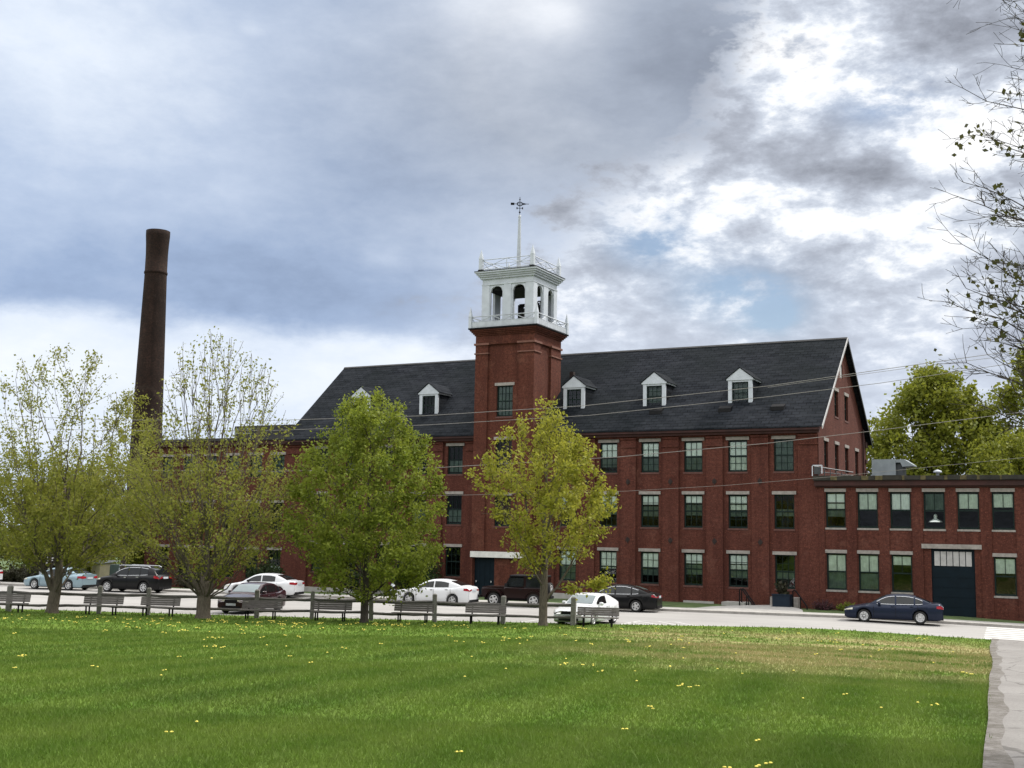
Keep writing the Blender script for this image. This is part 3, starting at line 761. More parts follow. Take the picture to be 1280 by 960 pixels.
for i in range(6):
    x = 6.62 + i * .345; b.box(x, x + .30, .095, .119, 2.10, 2.92)
local('pane', b.mesh('pane', 'trim_grey'), g)
b = MB(); b.box(5.95, 9.22, YW - .07, .12, 3.08, 3.34); local('lintel', b.mesh('lintel', 'granite'), g)
b = MB(); b.box(6.3, 8.95, -.16, .15, -1.0, -.80); local('doorstep', b.mesh('doorstep', 'concrete'), g)
# white desk lamp-like shade standing in one wing window
b = MB(); b.smooth = True; b.lathe([(.02, .62), (.09, .58), (.11, .46), (.07, .40), (.12, .34), (.34, .22), (.40, .16)], 16)
tag(link('lamp_shade', b.mesh('lamp_shade', 'blind_white'), None, (6.68, .48, 4.45)), 'white shade seen inside the upper wing window above the garage door', 'lamp')
# rooftop kit
ac = thing('rooftop_unit', 'grey sheet metal air handling unit with sloped hood on the wing roof', 'air handler', (4.0, 4.5, 7.12))
b = MB(); b.box(2.45, 3.90, 3.9, 5.4, 7.5, 8.55); link('housing', b.mesh('housing', 'metal'), ac)
b = MB(); b.box(2.45, 3.85, 3.92, 5.5, 7.12, 7.46); b.box(3.905, 4.30, 4.1, 5.3, 7.35, 8.30); link('curb', b.mesh('curb', 'metal_dark'), ac)
b = MB(); b.box(2.34, 3.90, 3.86, 5.6, 7.46, 7.53); link('base_rail', b.mesh('base_rail', 'white'), ac)
b = MB(); b.prism([(3.91, 3.9, 8.52), (4.40, 3.9, 8.55), (4.95, 3.9, 8.20), (4.95, 3.9, 8.12), (4.30, 3.9, 8.08), (4.2, 3.9, 8.34), (3.91, 3.9, 8.34)], (0, 0, 0), (0, 1.4, 0)); link('hood', b.mesh('hood', 'metal'), ac)
b = MB(); b.smooth = True; b.lathe([(.10, -.5), (.10, .12), (.26, .12), (.24, .22), (.05, .30), (0, .30)], 12, (0, 0, 0))
tag(link('roof_ventilator', b.mesh('roof_ventilator', 'white'), None, (6.3, 4.5, 7.6)), 'small white round cap vent on the wing roof', 'vent')
fr = thing('roof_guard_frame', 'low white framed guard rail rack along the edge of the wing roof', 'rack', (.2, .6, 7.31))
b = MB(); b.box(-.30, -.25, -.32, -.26, 7.3, 7.98); b.box(-.30, .30, -.32, -.27, 7.92, 7.98); b.box(.28, .33, -.32, -.27, 7.45, 7.95); link('end_frame', b.mesh('end_frame', 'white'), fr)
b = MB(); b.box(-.18, .22, -.28, -.24, 7.42, 7.86)
for k in range(5): b.tube([(.1 + k * .25, -.28 + k * .45, 7.32), (.1 + k * .25, -.28 + k * .45, 7.86 - k * .06)], .03, 5)
b.tube([(-.2, -.28, 7.90), (1.6, 2.4, 7.66)], .035, 5); b.tube([(-.2, -.28, 7.6), (1.6, 2.4, 7.45)], .03, 5)
link('side_rail', b.mesh('side_rail', 'metal_dark'), fr)

# ------------------------------------------------------------------ left flat roofed mill
lm = thing('flat_roof_mill', 'flat roofed brick mill building half hidden behind the left trees', 'building', (-48, 7, -1.3))
LC = [-41.55, -43.75, -46.05, -48.35, -50.65, -52.95]
LR = [(-.26, 1.95), (3.45, 5.55), (7.54, 9.25)]
b = MB(); wall_cols(b, -54.9, XL - .01, -1.9, lambda a: 10.4, [(c - .6, c + .6, a, z) for c in LC for a, z in LR], lambda a, d, z: (a, .05 + d, z), .3)
b.quad((-54.9, .05, -1.9), (-54.9, 14, -1.9), (-54.9, 14, 10.4), (-54.9, .05, 10.4)); b.quad((-54.9, 14, -1.9), (XL - .4, 14, -1.9), (XL - .4, 14, 10.4), (-54.9, 14, 10.4))
link('wall', b.mesh('wall', 'brick'), lm)
b = MB(); b.box(-54.6, XL - .4, 3, 3.1, -1.5, 10.3); link('interior', b.mesh('interior', 'room'), lm)
b = MB(); b.box(-55.2, XL - .05, -.30, 14.2, 10.4, 10.62); link('roof', b.mesh('roof', 'tar'), lm)
b = MB(); b.box(-55.0, XL - .06, -.2, .045, 10.05, 10.39); link('cornice', b.mesh('cornice', 'corn_red'), lm)
b = MB(); b.box(-48.6, -42.6, 3, 9, 10.63, 11.9); link('roof_monitor', b.mesh('roof_monitor', 'tar'), lm)
r = random.Random(9)
for c in LC:
    for j, (a, z) in enumerate(LR):
        window(lm, (c, .05, a), 1.2, z - a, 'six', [[(.55, .95, 'blind_white')] if c > -45 else [], [], [(.05, .9, 'blind_dim')]][j] if r.random() < .8 else [])
b = MB()
for x in (-46.2, -44.6): b.tube([(x, .3, 10.62), (x, .3, 11.35)], .035, 5)
b.tube([(-46.2, .3, 11.35), (-44.6, .3, 11.35)], .035, 5); b.tube([(-46.2, .3, 11.0), (-44.6, .3, 11.0)], .03, 5)
link('roof_rail', b.mesh('roof_rail', 'metal'), lm)

# ------------------------------------------------------------------ chimney stack
st = thing('chimney_stack', 'tall round sooty brick factory chimney tapering upward behind the left trees', 'chimney', (-61.35, 6, -1.3))
b = MB(); b.smooth = True
b.lathe([(1.55, -.5), (1.33, 12), (1.19, 18.2), (.98, 26.5)], 32); link('shaft', b.mesh('shaft', 'brick_chimney'), st, (-61.35, 6, 0))
b = MB(); b.smooth = True
b.lathe([(.985, 26.4), (1.04, 26.45), (1.04, 26.62), (.985, 26.7), (.98, 28.3), (1.02, 29.3), (1.07, 30.0), (1.07, 30.45), (.85, 30.5), (.8, 29.0), (.0, 28.8)], 32)
link('crown_band', b.mesh('crown_band', 'brick_chimney'), st, (-61.35, 6, 0))

# ------------------------------------------------------------------ bell tower
TX0, TX1, TY0, TY1 = -23.75, -19.12, -.8, 3.5
tc = ((TX0 + TX1) / 2, (TY0 + TY1) / 2)
tower = thing('bell_tower', 'square brick bell tower with white open belfry, railings and weathervane', 'tower', (tc[0], tc[1], -.9))
b = MB(); D = .16
th_ = [(-22.08, -20.80, 11.55, 13.72), (-22.08, -20.80, 7.75, 9.95), (-22.08, -20.80, 4.0, 6.1), (-23.62, -21.98, -1.2, 1.86)]
wall_cols(b, TX0, TX1, -1.8, lambda a: 17.0, th_, lambda a, d, z: (a, TY0 + D + d, z), .3)
wall_cols(b, TY0, TY1, -1.8, lambda a: 17.0, [], lambda a, d, z: (TX1 - D - d, a, z), .3)
wall_cols(b, TY0, TY1, -1.8, lambda a: 17.0, [], lambda a, d, z: (TX0 + D + d, a, z), .3)
wall_cols(b, TX0, TX1, -1.8, lambda a: 17.0, [], lambda a, d, z: (a, TY1 - D - d, z), .3)
PW = 1.0
for x0, x1 in ((TX0, TX0 + PW), (TX1 - PW - .2, TX1)):
    for y0, y1 in ((TY0, TY0 + PW), (TY1 - PW - .6, TY1)):
        zb = 2.3 if (x0 == TX0 and y0 == TY0) else -1.8
        b.box(x0, x1, y0, y1, zb, 16.66)
        if zb > 0: b.box(x0, x0 + .12, y0, y1, -1.8, zb)
b.box(TX0 + .001, TX1 - .001, TY0 + .001, TY1 - .001, 16.661, 17.30)
for k in range(4):
    o = .07 + .085 * k; b.box(TX0 - o, TX1 + o, TY0 - o, TY1 + o, 17.301 + k * .105, 17.301 + k * .105 + .105)
link('wall', b.mesh('wall', 'brick_tower'), tower)
for z in (15.98, 16.62):
    for x0, x1 in ((TX0, TX0 + PW), (TX1 - PW - .2, TX1)):
        for y0, y1 in ((TY0, TY0 + PW), (TY1 - PW - .6, TY1)):
            o = .07 if z < 16.2 else .09
            b = MB(); b.box(x0 - o, x1 + o, y0 - o, y1 + o, z, z + (.09 if z < 16.2 else .14)); link('string_course', b.mesh('string_course', 'corbel'), tower)
b = MB(); b.box(TX0 + .3, TX1 - .3, TY0 + .9, TY0 + 1.0, -1.5, 17); link('interior', b.mesh('interior', 'room'), tower)
for a, z, bl in ((11.55, 13.72, [(.03, .97, 'blind_dim')]), (7.75, 9.95, []), (4.0, 6.1, [])):
    window(tower, (-21.44, TY0 + D, a), 1.28, z - a, 'eight', bl)
dr = MB(); dr.box(-23.62, -21.98, TY0 + D + .12, TY0 + D + .2, -1.2, 1.86)
for i in range(4): dr.box(-23.54 + i * .40, -23.54 + i * .40 + .36, TY0 + D + .10, TY0 + D + .121, -.8, 1.75)
d_ = link('door', dr.mesh('door', 'door_blue'), tower)
b = MB(); b.box(-23.42, -23.34, TY0 + .14, TY0 + .22, .15, .28); b.box(-22.25, -22.17, TY0 + .14, TY0 + .22, .15, .28); local('handle', b.mesh('handle', 'chrome'), d_)
b = MB(); b.box(TX0 - .02, TX1 - .15, TY0 - .09, TY0 + .12, 1.86, 2.26); local('lintel', b.mesh('lintel', 'white_stone'), d_)
b = MB(); b.box(-23.7, -21.8, TY0 - .5, TY0 + .1, -1.2, -.80); local('doorstep', b.mesh('doorstep', 'concrete'), d_)
# deck and its railing
DZ = 17.73; O = .37
b = MB(); b.box(TX0 - O - .04, TX1 + O + .04, TY0 - O - .04, TY1 + O + .04, DZ, DZ + .10); link('deck', b.mesh('deck', 'black'), tower)
def railing(name, x0, x1, y0, y1, z, h, t, solid, bays):
    b = MB()
    cs = [((x0, y0), (x1, y0)), ((x1, y0), (x1, y1)), ((x1, y1), (x0, y1)), ((x0, y1), (x0, y0))]
    for (ax, ay), (bx, by) in cs:
        A = Vector((ax, ay, z)); B = Vector((bx, by, z)); d = (B - A)
        def bar(p, q, tt):
            p = A + d * p[0] + Vector((0, 0, p[1])); q = A + d * q[0] + Vector((0, 0, q[1])); b.tube([p, q], tt, 4)
        bar((0, h), (1, h), t); bar((0, .08), (1, .08), t)
        for i in range(bays):
            u0, u1 = i / bays, (i + 1) / bays
            if i: bar((u0, .02), (u0, h), t * .95)
            bar((u0, .08), (u1, h), t * .75); bar((u0, h), (u1, .08), t * .72)
            um = (u0 + u1) / 2; bar((u0, (h + .08) / 2), (u1, (h + .08) / 2), t * .68)
        if solid:
            n = d.cross(Vector((0, 0, 1))).normalized() * .03
            p = [A + Vector((0, 0, 0)) + n, B + n, B + n + Vector((0, 0, solid)), A + n + Vector((0, 0, solid))]
            b.prism(p, (0, 0, 0), tuple(-n))
    link(name, b.mesh(name, 'rail_white'), tower)
def finial(x, y, z, w, h, sharp):
    b = MB(); b.box(x - w, x + w, y - w, y + w, z, z + h * .52)
    b.add([(x - w * 1.1, y - w * 1.1, z + h * .52), (x + w * 1.1, y - w * 1.1, z + h * .52), (x + w * 1.1, y + w * 1.1, z + h * .52), (x - w * 1.1, y + w * 1.1, z + h * .52), (x, y, z + h)],
          [(0, 1, 4), (1, 2, 4), (2, 3, 4), (3, 0, 4), (3, 2, 1, 0)])
    link('finial', b.mesh('finial', 'white'), tower)
rx0, rx1, ry0, ry1 = TX0 - O + .08, TX1 + O - .08, TY0 - O + .08, TY1 + O - .08
railing('balcony_railing', rx0, rx1, ry0, ry1, DZ + .1, .80, .04, .40, 3)
for x in (rx0, rx1):
    for y in (ry0, ry1): finial(x, y, DZ + .1, .11, 1.55, 1)
# belfry: four white walls with two arches each
BX0, BX1, BY0, BY1 = -23.42, -19.42, -.50, 3.20
b = MB(); ZT = 21.55
def arch_wall(P, a0, a1, holes, thick):
    """holes: (l, r, zb, spring, crown)"""
    cuts = {a0, a1}
    for l, r_, *_ in holes: cuts |= {l + (r_ - l) * i / 12 for i in range(13)}
    cuts = sorted(cuts)
    def edge(h, a):
        l, r_, zb, zs, zc = h; t = (a - l) / (r_ - l) * 2 - 1; return zs + (zc - zs) * sqrt(max(0, 1 - t * t))
    for dd in (0, thick):
        for c, d in zip(cuts[:-1], cuts[1:]):
            h = next((h for h in holes if h[0] - 1e-6 <= c and d <= h[1] + 1e-6), None)
            if not h: b.quad(P(c, dd, DZ), P(d, dd, DZ), P(d, dd, ZT), P(c, dd, ZT))
            else:
                b.quad(P(c, dd, DZ), P(d, dd, DZ), P(d, dd, h[2]), P(c, dd, h[2]))
                b.quad(P(c, dd, edge(h, c)), P(d, dd, edge(h, d)), P(d, dd, ZT), P(c, dd, ZT))
    for h in holes:
        l, r_, zb, zs, zc = h
        pts = [(l, zb), (l, zs)] + [(l + (r_ - l) * i / 12, edge(h, l + (r_ - l) * i / 12)) for i in range(13)] + [(r_, zb)]
        for (u0, v0), (u1, v1) in zip(pts, pts[1:] + pts[:1]): b.quad(P(u0, 0, v0), P(u0, thick, v0), P(u1, thick, v1), P(u1, 0, v1))
hx = [(-22.80, -21.84, 18.30, 20.45, 20.86), (-21.02, -20.06, 18.30, 20.45, 20.86)]
hy = [(.10, 1.0, 18.30, 20.45, 20.86), (1.85, 2.72, 18.30, 20.45, 20.86)]
arch_wall(lambda a, d, z: (a, BY0 + d, z), BX0, BX1, hx, .17); arch_wall(lambda a, d, z: (a, BY1 - d, z), BX0, BX1, hx, .17)
arch_wall(lambda a, d, z: (BX0 + d, a, z), BY0 + .171, BY1 - .171, hy, .17); arch_wall(lambda a, d, z: (BX1 - d, a, z), BY0 + .171, BY1 - .171, hy, .17)
bel = link('belfry', b.mesh('belfry', 'white'), tower)
b = MB()
for x0, x1 in ((BX0, BX0 + .55), (-21.72, -21.14), (BX1 - .55, BX1)):
    for y in (BY0, BY1): b.box(x0 - .02 * (x0 == BX0), x1 + .02 * (x1 == BX1), y - .05, y + .05, DZ + .1, 20.95)
for y0, y1 in ((BY0, BY0 + .5), (1.12, 1.72), (BY1 - .4, BY1)):
    for x in (BX0, BX1): b.box(x - .05, x + .05, y0 - .048, y1 + .048, DZ + .1, 20.95)
link('pilaster', b.mesh('pilaster', 'white'), tower)
b = MB()
for o, z0, z1 in ((.07, 20.95, 21.04), (.03, 21.04, 21.40), (.16, 21.40, 21.54), (.26, 21.54, 21.66), (.36, 21.66, 21.80), (.46, 21.80, 21.90)):
    b.box(BX0 - o, BX1 + o, BY0 - o, BY1 + o, z0 + .001, z1)
cor = link('entablature', b.mesh('entablature', 'white'), tower)
b = MB(); o = .49; b.box(BX0 - o, BX1 + o, BY0 - o, BY1 + o, 21.901, 21.95); link('roof', b.mesh('roof', 'metal_dark'), tower)
ux0, ux1, uy0, uy1 = BX0 - .05, BX1 + .05, BY0 - .25, BY1 + .25
railing('roof_railing', ux0, ux1, uy0, uy1, 21.98, .78, .032, 0, 2)
for x in (ux0, ux1):
    for y in (uy0, uy1):
        finial(x, y, 22.06, .13, 1.50, 1)
b = MB()
for x in (ux0, ux1):
    for y in (uy0, uy1): b.box(x - .17, x + .17, y - .17, y + .17, 21.951, 22.06)
link('finial_base', b.mesh('finial_base', 'black'), tower)
mx, my = -21.58, 1.40
b = MB(); b.smooth = True; b.lathe([(.17, 21.95), (.15, 23.5), (.09, 26.25)], 12, (mx, my, 0)); b.lathe([(.10, 26.25), (.10, 26.40), (.0, 26.42)], 12, (mx, my, 0)); mast = link('mast', b.mesh('mast', 'rail_white'), tower)
b = MB(); b.tube([(mx, my, 26.3), (mx, my, 27.75)], .022, 5)
b.smooth = True
for z, r_ in ((26.62, .075), (27.56, .06)): b.lathe([(0, -r_), (r_ * .8, -r_ * .5), (r_, 0), (r_ * .8, r_ * .5), (0, r_)], 10, (mx, my, z))
b.smooth = False
dv = Vector((.886, .464, 0))
b.tube([Vector((mx, my, 27.24)) - dv * .62, Vector((mx, my, 27.24)) + dv * .66], .022, 5)
for s0, s1, h in ((-.66, -.40, .085),):
    p = Vector((mx, my, 27.24)); b.prism([p + dv * s0 + Vector((0, 0, -h)), p + dv * s1 + Vector((0, 0, -h)), p + dv * s1 + Vector((0, 0, h)), p + dv * s0 + Vector((0, 0, h))], (-.01, .02, 0), (.01, -.02, 0))
p = Vector((mx, my, 27.24))
b.prism([p + dv * .26 + Vector((0, 0, -.07)), p + dv * .52, p + dv * .26 + Vector((0, 0, .07)), p + dv * .18], (-.01, .02, 0), (.01, -.02, 0))
ring = [p + (dv * cos(a) * .2) + Vector((0, 0, sin(a) * .14)) for a in [2 * pi * i / 14 for i in range(15)]]
b.tube(ring, .035, 5)
b.tube([Vector((mx, my, 26.92)) - dv * .2, Vector((mx, my, 26.92)) + dv * .2], .02, 5); b.tube([(mx - .1, my + .18, 26.92), (mx + .1, my - .18, 26.92)], .02, 5)
for s in (-.2, .2): q = Vector((mx, my, 26.92)) + dv * s; b.box(q.x - .03, q.x + .03, q.y - .03, q.y + .03, q.z - .07, q.z + .07)
local('weathervane', b.mesh('weathervane', 'black'), mast, (0, 0, 0))
# bell hanging in the belfry
bell = thing('bell', 'dark bronze bell hanging in its yoke inside the white belfry', 'bell', (-20.45, .95, 18.2))
b = MB(); b.smooth = True
b.lathe([(.62, 0), (.60, .06), (.50, .22), (.42, .55), (.36, .80), (.22, .95), (.0, 1.0)], 24); local('bell_body', b.mesh('bell_body', 'bronze'), bell, (0, 0, .35))
b = MB(); b.box(-.75, .75, -.09, .09, 1.32, 1.52); b.box(-.72, -.60, -.35, .35, -.3, 1.4); b.box(.60, .72, -.35, .35, -.3, 1.4); local('yoke', b.mesh('yoke', 'black'), bell)
b = MB(); b.smooth = True
pts = [(.85, cos(2 * pi * i / 28) * .62, 1.0 + sin(2 * pi * i / 28) * .62) for i in range(29)]; b.tube(pts, .05, 6); b.tube([(.85, -.6, 1.0), (.85, .6, 1.0)], .035, 5); b.tube([(.85, 0, .4), (.85, 0, 1.6)], .035, 5)
local('rope_wheel', b.mesh('rope_wheel', 'black'), bell)
b = MB(); b.box(BX0 + .175, BX1 - .175, BY0 + .175, BY1 - .175, 20.62, 20.66); link('belfry_ceiling', b.mesh('belfry_ceiling', 'black'), tower)

# ------------------------------------------------------------------ cars
def interp(pts):
    xs = [p[0] for p in pts]; ys = [p[1] for p in pts]
    def f(x):
        # monotone-ish cubic through the control points
        if x <= xs[0]: return ys[0]
        if x >= xs[-1]: return ys[-1]
        i = max(j for j in range(len(xs) - 1) if xs[j] <= x)
        h = xs[i + 1] - xs[i]; t = (x - xs[i]) / h
        d = lambda k: 0 if k <= 0 or k >= len(xs) - 1 or (ys[k + 1] - ys[k]) * (ys[k] - ys[k - 1]) <= 0 else (ys[k + 1] - ys[k - 1]) / (xs[k + 1] - xs[k - 1])
        m0, m1 = d(i), d(i + 1)
        if i == 0: m0 = (ys[1] - ys[0]) / h
        if i == len(xs) - 2: m1 = (ys[-1] - ys[-2]) / h
        return (2 * t**3 - 3 * t**2 + 1) * ys[i] + (t**3 - 2 * t**2 + t) * h * m0 + (-2 * t**3 + 3 * t**2) * ys[i + 1] + (t**3 - t**2) * h * m1
    return f
_WH = {}
def wheel_meshes(r, style):
    k = (round(r, 3), style)
    if k in _WH: return _WH[k]
    b = MB(); b.smooth = True; wd = .11
    b.lathe([(r * .60, -wd * .7), (r * .62, -wd), (r * .93, -wd), (r, -wd * .7), (r, wd * .7), (r * .93, wd), (r * .62, wd), (r * .6, wd * .7)], 28, (0, 0, 0), 'y')
    b.smooth = False
    b.lathe([(0, wd * .55), (r * .64, wd * .55)], 28, (0, 0, 0), 'y'); b.lathe([(0, -wd * .55), (r * .64, -wd * .55)], 28, (0, 0, 0), 'y')
    t = b.mesh('wheel', 'rubber')
    b = MB(); n = {'five': 5, 'seven': 7, 'cap': 7, 'dark': 5}[style]
    y0, y1 = wd * .5, wd * .92
    b.smooth = True; b.lathe([(r * .66, wd * .9), (r * .66, wd * 1.03), (r * .58, wd * 1.03), (r * .55, wd * .8)], 28, (0, 0, 0), 'y'); b.lathe([(r * .17, wd * .4), (r * .17, y1), (r * .12, y1 + .012), (0, y1 + .014)], 12, (0, 0, 0), 'y'); b.smooth = False
    wsp = {'five': .30, 'seven': .17, 'cap': .30, 'dark': .26}[style] * r
    for i in range(n):
        a = 2 * pi * i / n; m = Matrix.Rotation(a, 4, 'Y')
        b.prism([m @ Vector((r * .12, y0, -wsp * .55)), m @ Vector((r * .60, y0, -wsp * (.40 if style != 'cap' else .62))), m @ Vector((r * .60, y0, wsp * (.40 if style != 'cap' else .62))), m @ Vector((r * .12, y0, wsp * .55))], (0, 0, 0), (0, y1 - y0, 0))
    rim = b.mesh('rim', 'alloy' if style != 'dark' else 'metal_dark')
    _WH[k] = (t, rim); return _WH[k]

def make_car(label, cat, loc, heading, C):
    """x forward, y to the car's left, z up. C holds the shape of the car."""
    car = thing(C.get('name', 'parked_sedan'), label, cat, loc, heading, 'cars parked along the street')
    L, W, H = C['L'], C['W'] / 2, C['H']; wb = C['wb']; r = C['r']; clr = C.get('clr', .20)
    xf = L / 2 - C['fo']; xr = xf - wb                     # axle positions
    belt = interp(C['belt']); roof = interp(C['roof'])     # x measured from the nose backwards, 0..L
    zt = lambda x: belt(L / 2 - x); zr = lambda x: roof(L / 2 - x)
    gx0, gx1 = L / 2 - C['roof'][0][0], L / 2 - C['roof'][-1][0]
    er = C.get('endr', .5)
    def hw(x):
        d = min(L / 2 - x, L / 2 + x); t = min(1, max(0, d) / er)
        return W * (C.get('endw', .80) + (1 - C.get('endw', .80)) * (1 - (1 - t) ** 2.2))
    ra = r + .055
    def zl(x):
        z = clr + max(0, .12 - (min(L / 2 - x, L / 2 + x))) * .9
        for xx in (xf, xr):
            if abs(x - xx) < ra: z = max(z, r + sqrt(max(0, ra * ra - (x - xx) ** 2)))
        return z
    xs = set(np.linspace(-L / 2, L / 2, 56))
    for xx in (xf, xr): xs |= set(xx + ra * np.cos(np.linspace(0, pi, 19))) | {xx + ra + .004, xx - ra - .004}
    xs = sorted(x for x in xs if -L / 2 <= x <= L / 2)
    b = MB(); b.smooth = True
    rings = []
    for x in xs:
        w_, z0, z1 = hw(x), zl(x), zt(x)
        z1 = max(z1, z0 + .10)
        zm = z0 + (z1 - z0) * .42; tk = C.get('tuck', .90)
        half = [(w_ * .93, z0), (w_ * .975, z0 + min(.05, (z1 - z0) * .2)), (w_, zm), (w_ * .985, z0 + (z1 - z0) * .74), (w_ * .955, z1 - .055), (w_ * tk, z1 - .012), (w_ * tk * .9, z1), (w_ * .45, z1 + .025), (0, z1 + .035)]
        ring = [(x, y, z) for y, z in half] + [(x, -y, z) for y, z in half[-2::-1]]
        rings.append(ring)
    k = len(rings[0])
    for i, rg in enumerate(rings):
        o = len(b.v); b.v += rg
        if i:
            for j in range(k - 1): b.face([o - k + j, o - k + j + 1, o + j + 1, o + j])
            b.face([o - 1, o - k, o, o + k - 1])
    b.smooth = False
    b.face(list(range(k))); b.face(list(range(len(b.v) - k, len(b.v)))[::-1])
    # greenhouse
    b.smooth = True
    gw = C.get('gw', .74)
    def sec(x):
        zb = zt(x) - .02; z = max(zr(x), zb + .002); t = min(1, (z - zb) / max(.05, H - zt((gx0 + gx1) / 2)))
        wb_ = hw(x) * C.get('tuck', .90) * .985; wr = wb_ + (W * gw - wb_) * t
        return zb, z, wb_, wr
    gs = np.linspace(gx0, gx1, 34); o0 = len(b.v)
    for i, x in enumerate(gs):
        zb, z, wb_, wr = sec(x); hgt = z - zb
        half = [(wb_, zb), (wb_ + (wr - wb_) * .5, zb + hgt * .5), (wr, z - min(.06, hgt * .2)), (wr * .93, z - min(.015, hgt * .05)), (wr * .5, z + .012), (0, z + .018)]
        ring = [(x, y, zz_) for y, zz_ in half] + [(x, -y, zz_) for y, zz_ in half[-2::-1]]
        kk = len(ring); o = len(b.v); b.v += ring
        if i:
            for j in range(kk - 1): b.face([o - kk + j, o - kk + j + 1, o + j + 1, o + j])
    body = local('body', b.mesh('body', C['paint']), car)
    # dark wheel-housing liner and underside
    b = MB(); b.box(-L / 2 + .25, L / 2 - .25, -W * .86, W * .86, clr - .02, clr + .10)
    for xx in (xf, xr): b.box(xx - ra, xx + ra, -W * .62, W * .62, clr, r + ra * .9)
    local('underbody', b.mesh('underbody', 'trim_black'), car)
    # side glass
    for xa, xb in C['side']:
        for s in (1, -1):
            b = MB(); n = 9; top = []; bot = []
            for i in range(n + 1):
                x = L / 2 - (xa + (xb - xa) * i / n); zb, z, wb_, wr = sec(x); hgt = z - zb
                lo, hi = zb + .055, z - C.get('gtop', .10)
                if hi < lo + .01: hi = lo + .01
                f = lambda q: wb_ + (wr - wb_) * min(1, (q - zb) / max(.01, hgt * .92))
                bot.append((x, s * (f(lo) + .008), lo)); top.append((x, s * (f(hi) + .008), hi))
            for i in range(n): b.quad(bot[i], bot[i + 1], top[i + 1], top[i])
            local('side_window', b.mesh('side_window', 'car_glass'), car)
            if C.get('chrome_line'):
                b = MB(); b.tube([(p[0], p[1] + s * .004, p[2] - .018) for p in bot], .012, 4)
                if C['chrome_line'] == 2: b.tube([(p[0], p[1] + s * .004, p[2] + .018) for p in top], .013, 4)
                local('window_trim', b.mesh('window_trim', 'chrome'), car)
    def screen(name, xa, xb, mat, fy=.86):
        b = MB(); n = 7; m = 8; g = []
        for i in range(n + 1):
            x = L / 2 - (xa + (xb - xa) * i / n); zb, z, wb_, wr = sec(x)
            row = []
            for j in range(m + 1):
                u = (j / m * 2 - 1) * fy; y = u * wr
                zz_ = z + .018 - .018 * min(1, abs(u)) ** 2 * 1.2 + .010
                row.append((x, y, zz_))
            g.append(row)
        b.smooth = True; o = len(b.v); b.v += [p for rw in g for p in rw]
        for i in range(n):
            for j in range(m): a = o + i * (m + 1) + j; b.face([a, a + 1, a + m + 2, a + m + 1])
        local(name, b.mesh(name, mat), car)
    screen('windscreen', *C['ws'], C.get('wsmat', 'car_glass')); screen('rear_window', *C['rw'], 'car_glass')
    # wheels
    t, rim = wheel_meshes(r, C.get('rim', 'five'))
    for xx in (xf, xr):
        for s in (1, -1):
            wh = local('wheel', t, car, (xx, s * (W - .135), r), 0 if s > 0 else pi); local('rim', rim, wh)
    # lights, bumpers, plates, mirrors, handles
    def patch(name, mat, xc, zc, hx, hz, yfrac0, yfrac1, end):
        """lamp wrapped round a corner of the car: follows the body's plan at that end"""
        for s in (1, -1):
            b = MB(); n = 8; b.smooth = True; lo = []; hi = []
            for i in range(n + 1):
                t_ = i / n
                d = hx * t_; x = end * (L / 2 - d)
                y = s * (hw(x) * (.985) + .012)
                zz0 = zc - hz * (1 - .45 * t_) ; zz1 = min(zc + hz * (1 - .25 * t_), zt(x) - .045)
                lo.append((x, y, zz0)); hi.append((x, y * .985, max(zz1, zz0 + .02)))
            x = end * (L / 2 + .014); yi = s * hw(end * L / 2) * yfrac0
            lo = [(x, yi, zc - hz * .7)] + [(x, s * hw(end * L / 2) * .97, zc - hz)] + lo; hi = [(x, yi, zc + hz * .45)] + [(x, s * hw(end * L / 2) * .97, min(zc + hz, zt(end * L / 2) - .03))] + hi
            for i in range(len(lo) - 1): b.quad(lo[i], lo[i + 1], hi[i + 1], hi[i])
            local(name, b.mesh(name, mat), car)
    patch('headlight', 'head', 0, C['hz'], C.get('hx', .42), C.get('hh', .075), .48, 1, 1)
    patch('taillight', 'tail', 0, C['tz'], C.get('tx', .30), C.get('th', .09), .52, 1, -1)
    b = MB(); e = L / 2 + .008
    b.box(e - .05, e, -W * .42, W * .42, C['hz'] - .12, C['hz'] + .02); b.box(e - .05, e + .002, -W * .55, W * .55, .27, .40); local('grille', b.mesh('grille', 'trim_black'), car)
    b = MB(); b.box(e - .01, e + .012, -.26, .26, .42, .53); local('license_plate', b.mesh('license_plate', 'plate'), car)
    b = MB(); b.box(-e - .014, -e + .02, -.26, .26, C['tz'] - .12, C['tz']); local('license_plate', b.mesh('license_plate', 'plate'), car)
    b = MB(); b.box(-e - .006, -e + .3, -W * .76, W * .76, clr + .02, clr + .17); local('rear_valance', b.mesh('rear_valance', 'trim_black'), car)
    mxm = L / 2 - C['side'][0][0] - .12
    for s in (1, -1):
        b = MB(); y = hw(mxm) * .93; z = zt(mxm) + .06
        b.smooth = True; b.lathe([(0, -.10), (.07, -.085), (.085, 0), (.07, .085), (0, .10)], 10, (mxm, s * (y + .12), z), 'y')
        b.smooth = False; b.box(mxm - .03, mxm + .03, s * y - .02 if s > 0 else s * y - .08, s * y + .08 if s > 0 else s * y + .02, z - .07, z - .03)
        local('mirror', b.mesh('mirror', C.get('mirror', C['paint'])), car)
    for i, (xa, xb) in enumerate(C['side'][:2]):
        for s in (1, -1):
            x = L / 2 - xb + .02; z = zt(x) - .10; b = MB(); yy = hw(x) * .965
            b.box(x - .0, x + .17, min(s * yy, s * (yy + .03)), max(s * yy, s * (yy + .03)), z - .018, z + .018); local('door_handle', b.mesh('door_handle', C.get('handle', C['paint'])), car)
    # door shut lines
    b = MB()
